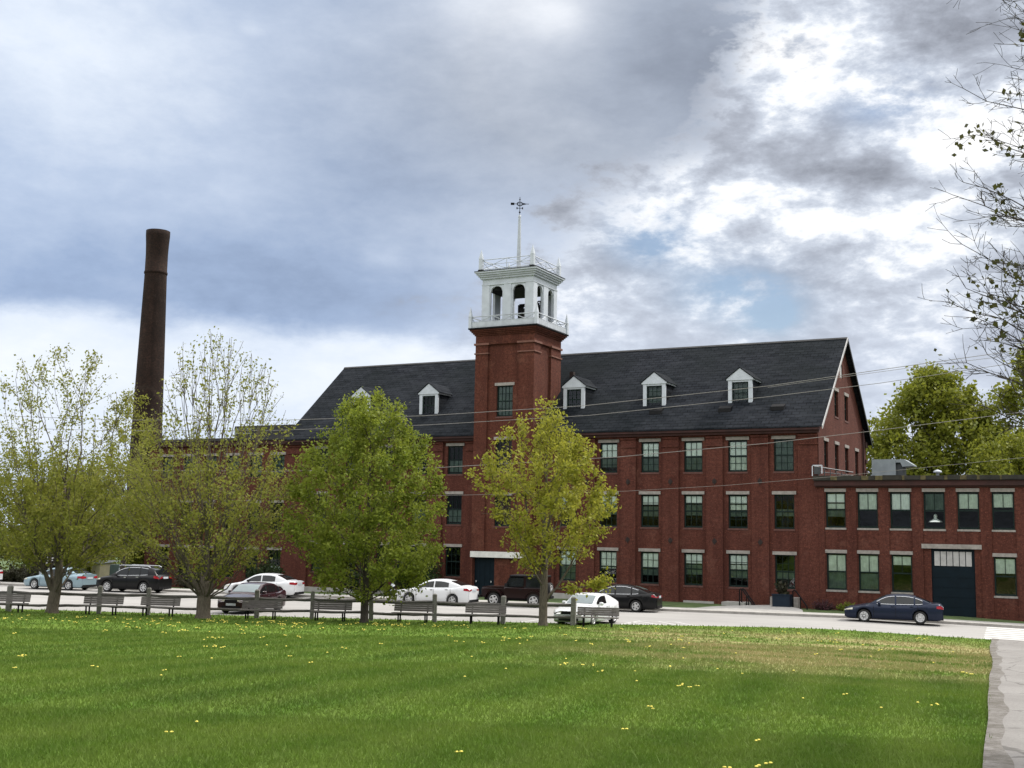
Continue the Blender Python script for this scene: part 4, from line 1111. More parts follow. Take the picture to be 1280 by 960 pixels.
    for xd in C.get('doors', []):
        for s in (1, -1):
            x = L / 2 - xd; pts = []
            for i in range(7):
                z = clr + .10 + (zt(x) - .06 - clr - .10) * i / 6; f = i / 6
                pts.append((x, s * (hw(x) * (.978 + .024 * (1 - abs(f * 2 - .9) ** 2 * .6)) + .003), z))
            b.tube(pts, .008, 4)
    if b.v: local('door_seam', b.mesh('door_seam', 'trim_black'), car)
    return car, (L, W, zt, hw, sec)

SEDAN = dict(L=4.82, W=1.82, H=1.45, wb=2.74, fo=.98, r=.325, belt=[(0, .58), (.10, .70), (.55, .80), (1.35, .93), (2.4, .94), (3.6, .965), (4.2, 1.03), (4.70, 1.02), (4.82, .90)],
             roof=[(1.25, .94), (1.55, 1.12), (2.05, 1.37), (2.55, 1.445), (3.1, 1.44), (3.6, 1.345), (4.0, 1.18), (4.30, 1.03)], side=[(1.62, 2.50), (2.58, 3.42), (3.50, 3.85)], ws=(1.36, 2.02), rw=(3.52, 4.20),
             hz=.68, tz=.86, rim='cap', doors=[1.45, 2.54, 3.60], paint='car_navy')
def var(**k): d = dict(SEDAN); d.update(k); return d
HL = pi + .147          # heading of cars parked along the far kerb: nose to the left of the photo
make_car('dark blue sedan with pale wheel covers parked at the kerb below the brick wing', 'car', (5.75, -8.25, rz(5.7) + .02), HL - .01, var(chrome_line=2, rim='cap', H=1.46))
make_car('black sedan with silver window trim parked behind the white coupe', 'car', (-9.0, -10.05, -.70), HL + .02, var(paint='car_black', L=4.9, chrome_line=2, rim='five', H=1.46, tz=.90, roof=[(1.25, .94), (1.6, 1.12), (2.1, 1.36), (2.6, 1.46), (3.1, 1.455), (3.7, 1.33), (4.15, 1.16), (4.45, 1.03)], rw=(3.55, 4.3)))
make_car('white fastback sedan parked at the kerb left of the tower door', 'car', (-19.35, -12.5, -.70), HL - .02, var(paint='car_white', rim='five', L=4.72, H=1.48, belt=[(0, .62), (.10, .74), (.55, .84), (1.35, .97), (2.4, .99), (3.6, 1.03), (4.2, 1.09), (4.60, 1.08), (4.72, .95)], roof=[(1.2, .97), (1.55, 1.15), (2.05, 1.39), (2.55, 1.475), (3.05, 1.465), (3.6, 1.36), (4.0, 1.23), (4.35, 1.09)], side=[(1.62, 2.50), (2.58, 3.45)], tz=.94, mirror='trim_black', handle='chrome'))
make_car('white sedan with red tail lights seen behind the maroon car', 'car', (-31.4, -13.4, -.70), HL + .10, var(paint='car_white', rim='five', L=4.75, tz=.90, mirror='trim_black', side=[(1.62, 2.50), (2.58, 3.45)]))
make_car('pale blue sedan parked by the kerb behind the leftmost tree trunk', 'car', (-46.2, -16.2, -.70), HL, var(paint='car_blue', rim='seven', L=4.7, H=1.46))
suv, _ = make_car('black crossover with silver roof rails parked behind the pale blue sedan', 'suv', (-40.6, -15.2, -.70), HL + .04,
    dict(name='parked_suv', L=4.65, W=1.86, H=1.70, wb=2.70, fo=.92, r=.355, clr=.24, belt=[(0, .72), (.10, .84), (.5, .96), (1.2, 1.05), (2.4, 1.07), (3.6, 1.12), (4.3, 1.16), (4.58, 1.10), (4.65, .95)],
         roof=[(1.05, 1.06), (1.4, 1.26), (1.85, 1.52), (2.4, 1.66), (3.1, 1.68), (3.9, 1.60), (4.2, 1.50), (4.52, 1.12)], side=[(1.5, 2.35), (2.42, 3.25), (3.32, 3.85)], ws=(1.15, 1.85), rw=(4.16, 4.48), hz=.84, tz=1.04, th=.13, rim='seven', doors=[1.35, 2.38, 3.35], paint='car_black', chrome_line=2, handle='chrome'))
b = MB()
for s in (1, -1): b.tube([(.75, s * .62, 1.66), (.6, s * .62, 1.73), (-1.4, s * .62, 1.70), (-1.6, s * .62, 1.62)], .025, 6)
local('roof_rail', b.mesh('roof_rail', 'chrome'), suv)
make_car('dark maroon sedan parked nose toward the fence behind a bench', 'car', (-22.95, -24.6, -.70), -pi / 2 + .24, var(paint='car_maroon', rim='seven', L=4.75, W=1.78, wsmat='car_screen'))
wc, _ = make_car('white two door coupe parked nose toward the end of the fence', 'car', (-6.05, -20.75, -.70), -pi / 2 + .02,
    var(name='parked_coupe', paint='car_white', L=4.40, W=1.77, H=1.44, wb=2.60, fo=.95, rim='seven', belt=[(0, .56), (.1, .68), (.5, .80), (1.25, .92), (2.4, .95), (3.4, .99), (3.9, 1.05), (4.30, 1.02), (4.40, .9)],
        roof=[(1.15, .93), (1.5, 1.13), (1.95, 1.36), (2.4, 1.435), (2.9, 1.42), (3.4, 1.33), (3.8, 1.18), (4.1, 1.05)], side=[(1.55, 2.72)], ws=(1.26, 1.92), rw=(3.2, 3.95), wsmat='car_screen', doors=[1.38, 2.8]))
make_car('white car mostly cut off by the left edge of the photo', 'car', (-55.7, -15.8, -.70), HL, var(paint='car_white', L=4.6))

# boxy off-roader with spare wheel, built from bevelled panels
jeep = thing('parked_jeep', 'dark red boxy off-road vehicle with spare wheel parked by the tower door', 'jeep', (-15.0, -10.55, -.70), HL + .01, 'cars parked along the street')
def bev(mb, x0, x1, y0, y1, z0, z1, c=.05):
    P = [(x0 + c, z0), (x1 - c, z0), (x1, z0 + c), (x1, z1 - c), (x1 - c, z1), (x0 + c, z1), (x0, z1 - c), (x0, z0 + c)]
    mb.prism([(x, y0 + c, z) for x, z in P], (0, 0, 0), (0, y1 - y0 - 2 * c, 0))
    Q = [(x0 + 2 * c, z0 + c), (x1 - 2 * c, z0 + c), (x1 - c, z0 + 2 * c), (x1 - c, z1 - 2 * c), (x1 - 2 * c, z1 - c), (x0 + 2 * c, z1 - c), (x0 + c, z1 - 2 * c), (x0 + c, z0 + 2 * c)]
    for ya, yb in ((y0 + c, y0), (y1 - c, y1)):
        o = len(mb.v); mb.v += [(x, ya, z) for x, z in P] + [(x, yb, z) for x, z in Q]
        for i in range(8): mb.face([o + i, o + (i + 1) % 8, o + 8 + (i + 1) % 8, o + 8 + i])
        mb.face([o + 8 + i for i in range(8)])
b = MB(); bev(b, -1.75, .62, -.80, .80, .48, 1.12); bev(b, .55, 2.02, -.62, .62, .50, 1.06); bev(b, 1.9, 2.06, -.60, .60, .52, 1.04, .03)
b.prism([(.5, -.62, 1.03), (2.0, -.58, .98), (2.0, .58, .98), (.5, .62, 1.03)], (0, 0, 0), (0, 0, .12))
for xx in (-.66, -1.70): b.box(xx - .06, xx + .06, -.77, .77, 1.1, 1.74)
local('body', b.mesh('body', 'car_red'), jeep)
b = MB(); bev(b, -1.78, .30, -.76, .76, 1.70, 1.82, .04); b.prism([(.60, -.74, 1.10), (.60, .74, 1.10), (.26, .70, 1.75), (.26, -.70, 1.75)], (0, 0, 0), (-.05, 0, 0))
b.prism([(-.62, -.775, 1.10), (-1.78, -.775, 1.10), (-1.74, -.73, 1.72), (-.62, -.73, 1.72)], (0, 0, 0), (0, .03, 0)); b.prism([(-.62, .775, 1.10), (-1.78, .775, 1.10), (-1.74, .73, 1.72), (-.62, .73, 1.72)], (0, 0, 0), (0, -.03, 0))
local('soft_top', b.mesh('soft_top', 'trim_black'), jeep)
for s in (1, -1):
    b = MB(); b.quad((.46, s * .785, 1.16), (-.58, s * .785, 1.16), (-.58, s * .745, 1.66), (.28, s * .745, 1.66)); local('side_window', b.mesh('side_window', 'car_glass'), jeep)
    b = MB(); b.quad((-.72, s * .787, 1.18), (-1.62, s * .787, 1.18), (-1.6, s * .752, 1.64), (-.72, s * .752, 1.64)); local('side_window', b.mesh('side_window', 'car_glass'), jeep)
    for xx in (1.22, -1.20):
        b = MB()
        for i in range(9):
            a0, a1 = pi * (.06 + .88 * i / 9), pi * (.06 + .88 * (i + 1) / 9); R1 = .50
            b.prism([(xx + cos(a0) * R1, s * .60, .42 + sin(a0) * R1), (xx + cos(a1) * R1, s * .60, .42 + sin(a1) * R1), (xx + cos(a1) * (R1 + .06), s * .60, .42 + sin(a1) * (R1 + .06)), (xx + cos(a0) * (R1 + .06), s * .60, .42 + sin(a0) * (R1 + .06))], (0, 0, 0), (0, s * .30, 0))
        local('fender_flare', b.mesh('fender_flare', 'car_red'), jeep)
    b = MB(); b.smooth = True; b.lathe([(0, 0), (.09, 0), (.10, .03), (0, .05)], 12, (0, 0, 0), 'y'); me_ = b.mesh('headlight', 'head')
    o = local('headlight', me_, jeep, (2.05, s * .42, .84)); o.rotation_euler = (0, 0, -pi / 2)
    b = MB(); b.box(-1.80, -1.74, s * .72 - .07, s * .72 + .07, .86, 1.06); local('taillight', b.mesh('taillight', 'tail'), jeep)
    b = MB(); b.box(.36, .50, s * .92 - .10, s * .92 + .10, 1.14, 1.34); local('mirror', b.mesh('mirror', 'trim_black'), jeep)
    b = MB(); b.box(-.50, -.34, s * .805 - .015, s * .805 + .015, .98, 1.03); local('door_handle', b.mesh('door_handle', 'trim_black'), jeep)
b = MB(); b.quad((.575, -.64, 1.17), (.575, .64, 1.17), (.295, .62, 1.69), (.295, -.62, 1.69)); o = local('windscreen', b.mesh('windscreen', 'car_glass'), jeep, (.03, 0, .01))
b = MB(); bev(b, 2.10, 2.25, -.78, .78, .48, .64, .03); local('front_bumper', b.mesh('front_bumper', 'trim_black'), jeep)
b = MB(); bev(b, -1.95, -1.80, -.78, .78, .48, .64, .03); local('rear_bumper', b.mesh('rear_bumper', 'trim_black'), jeep)
b = MB(); b.box(-1.7, 1.9, -.5, .5, .34, .52); local('underbody', b.mesh('underbody', 'trim_black'), jeep)
b = MB()
for i in range(7): b.box(2.061, 2.068, -.36 + i * .12 - .03, -.36 + i * .12 + .03, .62, .98)
local('grille', b.mesh('grille', 'trim_black'), jeep)
t, rim = wheel_meshes(.39, 'five')
for xx in (1.22, -1.20):
    for s in (1, -1):
        wh = local('wheel', t, jeep, (xx, s * .72, .39), 0 if s > 0 else pi); local('rim', rim, wh)
sw = local('spare_wheel', t, jeep, (-1.93, 0, 1.02), pi / 2); local('rim', rim, sw)

# ------------------------------------------------------------------ fence and benches
POSTS = [(-34.1, -35.6), (-31.9, -34.7), (-29.84, -33.79), (-27.84, -32.95), (-25.95, -31.95), (-23.85, -30.95), (-21.45, -29.95), (-19.06, -28.95), (-16.75, -27.85), (-14.2, -26.75), (-11.5, -25.6), (-8.58, -24.45), (-5.55, -23.40)]
fence = thing('rail_fence', 'weathered grey post and rail fence between the benches and the road', 'fence', (-19, -29, -.7))
r = random.Random(4)
for i, (x, y) in enumerate(POSTS):
    b = MB(); z = lawn_z(x, y) - .3; hgt = 1.50 + r.uniform(-.05, .06); a = r.uniform(-.2, .2); q = Matrix.Rotation(a + .4, 4, 'Z'); w_ = .095 + r.uniform(-.01, .015)
    tilt = Vector((r.uniform(-.04, .04), r.uniform(-.03, .03), 0))
    P0 = [q @ Vector((sx * w_, sy * w_, 0)) for sx, sy in ((-1, -1), (1, -1), (1, 1), (-1, 1))]
    b.add([Vector((x, y, z)) + p for p in P0] + [Vector((x, y, z + hgt)) + p + tilt for p in P0] + [Vector((x, y, z + hgt + .05)) + p * .55 + tilt for p in P0],
          [(0, 1, 5, 4), (1, 2, 6, 5), (2, 3, 7, 6), (3, 0, 4, 7), (4, 5, 9, 8), (5, 6, 10, 9), (6, 7, 11, 10), (7, 4, 8, 11), (8, 9, 10, 11)])
    link('post', b.mesh('post', 'post_wood'), fence)
    if i < len(POSTS) - 1:
        x2, y2 = POSTS[i + 1]
        for hz, rr in ((.88, .075), (.36, .064)):
            b = MB(); A = Vector((x, y, lawn_z(x, y) + hz + r.uniform(-.03, .03))); B = Vector((x2, y2, lawn_z(x2, y2) + hz + r.uniform(-.03, .03)))
            d = (B - A); A -= d.normalized() * .10; B += d.normalized() * .10
            n = 6; pts = [A + (B - A) * k / n + Vector((0, 0, r.uniform(-.012, .012) - .02 * sin(pi * k / n))) for k in range(n + 1)]
            b.tube(pts, [rr * (1 + r.uniform(-.12, .12)) for _ in pts], 6); link('rail', b.mesh('rail', 'rail_wood'), fence)
BENCH = [((-28.95, -34.55), 'leftmost weathered grey bench on the lawn left of the first trunk'), ((-24.95, -32.75), 'weathered grey bench just right of the leftmost tree trunk'),
         ((-22.35, -31.85), 'weathered grey bench left of the trunk of the sparse vase shaped tree'), ((-17.85, -30.15), 'weathered grey bench in front of the maroon car'),
         ((-15.05, -28.75), 'weathered grey bench left of the trunk of the dense green tree'), ((-11.95, -26.75), 'weathered grey bench below the white fastback sedan'),
         ((-8.9, -25.55), 'weathered grey bench left of the lime leaved tree trunk'), ((-4.15, -23.85), 'rightmost weathered grey bench in front of the white coupe')]
ba = atan2(10.2, 24.2)
bk = MB()
for k in range(4):
    z = .50 + k * .092; yy = .16 + (z - .42) * .22
    bk.prism([(-.93, yy, z), (.93, yy, z), (.93, yy + .018, z + .085), (-.93, yy + .018, z + .085)], (0, 0, 0), (0, .035, 0))
st_ = MB()
for k in range(4): st_.box(-.93, .93, -.32 + k * .115, -.32 + k * .115 + .105, .415, .455)
lg = MB()
for s in (0,):
    lg.box(-.03, .03, -.25, -.20, 0, .415); lg.box(-.03, .03, .12, .17, 0, .415); lg.box(-.03, .03, -.30, .18, .385, .414)
    lg.prism([(-.03, .17, .40), (.03, .17, .40), (.03, .27, .86), (-.03, .27, .86)], (0, .03, 0), (0, .065, 0))
mb_, ms_, ml_ = bk.mesh('backrest', 'bench_wood'), st_.mesh('seat', 'bench_wood'), lg.mesh('leg', 'black')
r = random.Random(8)
for i, ((x, y), lab) in enumerate(BENCH):
    o = thing('park_bench', lab, 'bench', (x, y, lawn_z(x, y) - .02), ba + (-.07 if i > 4 else .0) + r.uniform(-.03, .03), 'benches along the fence')
    local('backrest', mb_, o); local('seat', ms_, o)
    for sx in (-.62, .62): local('leg', ml_, o, (sx, 0, 0))

# ------------------------------------------------------------------ trees
def grow(base, trunk, tips, bf, rb, rmin=.010, jit=.06):
    """Joins twig tips to a trunk: every tip hangs on the node that keeps its way back short. Returns node positions, parents and radii."""
    P = [np.array(base, float)] + [np.array(t, float) for t in trunk]; par = [-1] + list(range(len(trunk)))
    n0 = len(P); tips = np.asarray(tips, float); n = len(tips)
    path = [0.0]
    for i in range(1, n0): path.append(path[-1] + np.linalg.norm(P[i] - P[i - 1]))
    nodes = np.zeros((n0 + n, 3)); nodes[:n0] = P; pl_ = np.zeros(n0 + n); pl_[:n0] = path
    best = np.full(n, 1e9); bp = np.zeros(n, int)
    start = 1 if n0 > 1 else 0
    for i in range(start, n0):
        d = np.linalg.norm(tips - nodes[i], axis=1); up = (nodes[i][2] - tips[:, 2]); c = d + bf * pl_[i] + np.maximum(0, up) * .9
        m = c < best; best[m] = c[m]; bp[m] = i
    done = np.zeros(n, bool); cnt = n0
    par = par + [0] * n
    for _ in range(n):
        j = int(np.argmin(np.where(done, 1e9, best))); done[j] = True
        nodes[cnt] = tips[j]; par[cnt] = int(bp[j]); pl_[cnt] = pl_[bp[j]] + np.linalg.norm(tips[j] - nodes[bp[j]])
        d = np.linalg.norm(tips - nodes[cnt], axis=1); c = d + bf * pl_[cnt] + np.maximum(0, nodes[cnt][2] - tips[:, 2]) * .9
        m = (c < best) & ~done; best[m] = c[m]; bp[m] = cnt; cnt += 1
    w_ = np.ones(cnt)
    for i in range(cnt - 1, 0, -1): w_[par[i]] += w_[i] if i >= n0 else 0
    for i in range(n0 - 2, -1, -1): w_[i] = max(w_[i], w_[i + 1] + (w_[i] - 1))
    par_ = np.array(par); main = np.zeros(cnt, int)
    for i in range(cnt - 1, 0, -1):
        if main[par_[i]] == 0 or w_[i] > w_[main[par_[i]]]: main[par_[i]] = i
    inner = np.array([i for i in range(n0, cnt) if main[i] > 0])
    if len(inner):
        for _ in range(5): nodes[inner] = .4 * nodes[inner] + .3 * (nodes[par_[inner]] + nodes[main[inner]])
    rad = np.maximum(rmin, rb * (w_ / w_[0]) ** .60)
    return nodes[:cnt], par, rad, w_, n0

def tree(name, label, base, trunk, tips, bf, rb, bark, leaf, lpt, lsize, lspread, group='trees along the fence', rmin=.011, twig_w=3, seed=0, flare=True, wmax=6, up=.25, low=None):
    rg = np.random.default_rng(seed)
    nodes, par, rad, w_, n0 = grow(base, trunk, tips, bf, rb, rmin)
    root = thing(name, label, 'tree', base, 0, group)
    tb, lb = MB(), MB(); tb.smooth = lb.smooth = True
    # trunk through its own nodes
    pts = [nodes[i] for i in range(n0)]; rr = [rad[i] for i in range(n0)]
    if flare: pts = [pts[0] - np.array([0, 0, .3]), pts[0] + np.array([0, 0, .02]), pts[0] + np.array([0, 0, .22])] + pts[1:]; rr = [rr[0] * 1.45, rr[0] * 1.28, rr[0] * 1.02] + rr[1:]
    tb.tube(pts, rr, 12)
    tk = link('trunk', tb.mesh('trunk', bark), root)
    lp = []; ld = []
    for i in range(n0, len(nodes)):
        a, c = nodes[par[i]], nodes[i]; L_ = np.linalg.norm(c - a)
        mid = (a + c) / 2 + rg.normal(0, 1, 3) * L_ * .045 + np.array([0, 0, -.02 * L_])
        r0 = min(rad[par[i]], rad[i] * 1.5); k = 4 if rad[i] < .03 else 6
        lb.tube([a, mid, c], [r0, (r0 + rad[i]) / 2, rad[i] * .85], k if rad[i] > rmin * 1.05 else 3, cap=False)
        if w_[i] <= wmax:
            for t in rg.uniform(.25, 1.0, max(1, int(round(lpt * (1 + (low[1] - 1) * min(1, max(0, (low[0] + 2.2 - (c[2] - base[2])) / 4.4)) if low else 1) * (1 if w_[i] > 1 else 1.5) * min(3.2, .25 + rg.exponential(.8)))))):
                lp.append(a * (1 - t) + c * t); ld.append(c - a)
    link('limbs', lb.mesh('limbs', bark), root)
    lp = np.array(lp); n = len(lp)
    lp = lp + rg.normal(0, lspread, (n, 3)); 
    nrm = rg.normal(0, 1, (n, 3)) + np.array([0, 0, up]); nrm /= np.linalg.norm(nrm, axis=1)[:, None]
    t1 = np.cross(nrm, rg.normal(0, 1, (n, 3))); t1 /= np.linalg.norm(t1, axis=1)[:, None]; t2 = np.cross(nrm, t1)
    s = lsize * rg.uniform(.55, 1.35, n)[:, None]
    V = np.stack([lp - t1 * s * .55, lp - t2 * s * .36 + t1 * s * .05 + nrm * s * .06, lp + t1 * s * .60, lp + t2 * s * .36 + t1 * s * .02 + nrm * s * .06], 1).reshape(-1, 3)
    me = np_mesh('crown', V, np.arange(4 * n).reshape(-1, 4), leaf)
    link('crown', me, root)
    return root

def envelope(base, prof, n, seed, shell=.5, squash=1.0, lean=(0, 0)):
    """points in a crown; prof = [(height, radius)], biased towards the outside"""
    rg = np.random.default_rng(seed); hs = [p[0] for p in prof]; rs = [p[1] for p in prof]; out = []
    wts = None
    lump = [(rg.uniform(0, 2 * pi), rg.uniform(hs[0], hs[-1]), rg.uniform(.66, 1.24)) for _ in range(20)]
    while len(out) < n:
        h = rg.uniform(hs[0], hs[-1]); R = np.interp(h, hs, rs)
        if rg.random() > (R / max(rs)) ** 1.3: continue
        a = rg.uniform(0, 2 * pi); f = 1.0
        for la, lh, lf in lump:
            da = abs((a - la + pi) % (2 * pi) - pi); k = math.exp(-(da / .55) ** 2 - ((h - lh) / (.16 * (hs[-1] - hs[0]))) ** 2); f *= 1 + (lf - 1) * k
        q = rg.random() ** (shell); rr_ = R * f * q
        out.append((base[0] + lean[0] * h + rr_ * cos(a), base[1] + lean[1] * h + rr_ * sin(a) * squash, base[2] + h))
    return np.array(out)
def lz(x, y): return lawn_z(x, y) - .02
def trunk_line(b, pts): return [(b[0] + dx, b[1] + dy, b[2] + h) for dx, dy, h in pts]

# leftmost: tall airy crown, mostly bare upward limbs at the top, thicker green skirt below
B = (-27.15, -33.6, lz(-27.15, -33.6))
tips = np.vstack([envelope(B, [(3.0, 1.6), (4.5, 3.5), (7, 4.0), (9.5, 3.7), (11.3, 2.8), (12.4, 1.3)], 520, 21, .55), envelope(B, [(1.9, 1.8), (2.8, 4.2), (4.6, 5.0), (6.6, 4.3), (7.4, 2.6)], 640, 22, .6)])
tree('maple_tree', 'leftmost maple with airy pale upper crown and leaning trunk', B, trunk_line(B, [(.10, 0, .9), (.22, .05, 1.8), (.20, .05, 2.6), (.1, .1, 4.2), (.2, .1, 6)]), tips, .62, .27, 'bark', 'leaf_spring', 13, .118, .16, seed=31, wmax=4, low=(6.4, 2.7))
# second: vase of many limbs from a low fork, sparse leaves
B = (-19.95, -31.55, lz(-19.95, -31.55))
tips = np.vstack([envelope(B, [(4.0, 2.2), (6, 3.4), (8, 3.9), (10, 3.5), (11.8, 2.6), (12.9, 1.3)], 560, 23, .6), envelope(B, [(2.2, 2.2), (3.4, 4.2), (5.4, 4.9), (7.2, 4.3)], 560, 24, .5)])
tree('maple_tree', 'maple with low fork and thin bare limbs fanning above sparse leaves', B, trunk_line(B, [(0, 0, .8), (0, .03, 1.5), (0, .02, 1.85)]), tips, .85, .31, 'bark', 'leaf_spring', 9, .118, .16, seed=32, wmax=4, low=(6.6, 2.6))
# third: dense egg-shaped crown
B = (-13.0, -29.05, lz(-13.0, -29.05))
tips = envelope(B, [(1.0, 1.6), (1.7, 3.0), (3.4, 3.75), (5.2, 3.7), (7.0, 3.15), (8.6, 2.4), (9.6, 1.5), (10.2, .6)], 1300, 25, .42)
tree('maple_tree', 'dense egg shaped green maple in the middle of the fence', B, trunk_line(B, [(0, 0, 1.0), (.02, 0, 2.0), (.0, .05, 4.0), (.05, 0, 6.2), (0, 0, 8)]), tips, .42, .17, 'bark_dark', 'leaf_green', 34, .125, .16, seed=33, wmax=5)
# fourth: open lime crown in clumps
B = (-6.3, -24.95, lz(-6.3, -24.95))
tips = np.vstack([envelope(B, [(2.6, 1.2), (3.6, 2.4), (5.2, 3.5), (6.6, 3.45), (8.0, 2.6), (9.2, 1.5), (10.1, .5)], 430, 26, .5), np.array([(B[0] + 1.2 + .28 * i, B[1] + .3 - .1 * i, B[2] + 1.55 + .09 * i + .12 * sin(i * 2.1)) for i in range(9)]), np.array([(B[0] + 1.5 + .2 * i, B[1] + .1 + .1 * sin(i), B[2] + 1.75 + .02 * i) for i in range(8)])])
tree('maple_tree', 'open lime green maple in front of the bell tower', B, trunk_line(B, [(0, 0, .9), (.02, 0, 1.7), (.03, .02, 2.5), (-.02, 0, 4.2), (.06, 0, 6.2), (.1, 0, 8)]), tips, .55, .19, 'bark', 'leaf_lime', 34, .140, .15, seed=34, wmax=6)

# trees further off
def far_tree(name, label, base, prof, n, leaf, lpt, size, spread, seed, rb=.3, group='trees behind the buildings', bark='bark_dark', shell=.45, th=None, bf=.5, wmax=5):
    tips = envelope(base, prof, n, seed, shell)
    H_ = prof[-1][0]; t0 = prof[0][0] + .5
    tree(name, label, base, trunk_line(base, [(0, 0, t0 * .5), (.1, 0, t0), (.0, .1, H_ * .45), (.1, 0, H_ * .65)]), tips, bf, rb, bark, leaf, lpt, size, spread, group, .02, 3, seed + 100, wmax=wmax)
far_tree('broadleaf_tree', 'large olive green tree rising behind the wing roof', (1.6, 38, -2), [(3.5, 5.6), (7, 7.8), (12, 8.2), (15.5, 7.2), (18.8, 4.9), (20.8, 2.0)], 900, 'leaf_olive', 50, .33, .40, 41, .42, shell=.75)
far_tree('broadleaf_tree', 'thin pale leaved tree between the gable and the large olive tree', (-6.6, 34, -2), [(4, 2.6), (8, 3.6), (12, 3.4), (15, 2.2), (17.2, .8)], 260, 'leaf_spring', 12, .26, .40, 42, .25)
far_tree('broadleaf_tree', 'low rounded olive tree just above the far right end of the wing roof', (9.0, 24, -2), [(3, 2.8), (7, 4.2), (10, 3.9), (12.4, 2.4), (13.8, .9)], 380, 'leaf_olive', 40, .26, .34, 43, .25)
far_tree('broadleaf_tree', 'tall olive tree crown at the right frame edge behind the wing', (11.2, 43, -2), [(3, 6.0), (8, 8.0), (14, 8.0), (19.5, 6.2), (23.6, 2.2)], 820, 'leaf_olive', 46, .34, .42, 44, .35, shell=.75)
far_tree('broadleaf_tree', 'pale yellow green tree growing in front of the factory chimney', (-48.0, -9.0, -1.0), [(3, 1.6), (6, 2.7), (9.5, 2.6), (12.5, 2.0), (14.4, .9)], 260, 'leaf_spring', 20, .17, .20, 45, .2, 'trees behind the buildings')
far_tree('broadleaf_tree', 'bushy mid green tree behind the pale blue sedan', (-57.5, -6.5, -1.2), [(.8, 3.0), (3, 4.4), (5.5, 4.4), (7.6, 3.2), (9.0, 1)], 460, 'leaf_olive', 34, .22, .28, 46, .2)
far_tree('broadleaf_tree', 'bushy tree at the far left edge above the road', (-66, -9.5, -1.2), [(.8, 4.0), (3, 5.4), (6, 5.0), (8.0, 3.4), (9.6, 1)], 460, 'leaf_olive', 36, .24, .30, 47, .2)
far_tree('broadleaf_tree', 'green tree filling the gap beside the left end of the flat roofed mill', (-57.5, 5, -1.3), [(1, 3.6), (3, 5.0), (5.5, 5.0), (8, 3.4), (9.8, 1)], 460, 'leaf_olive', 34, .25, .30, 49, .3)
far_tree('broadleaf_tree', 'dark green tree between the chimney and the left edge', (-68, 6, -1.3), [(1, 5), (4, 6.5), (7, 5.4), (9, 3.0), (10.4, 1)], 420, 'leaf_olive', 34, .26, .30, 48, .3)

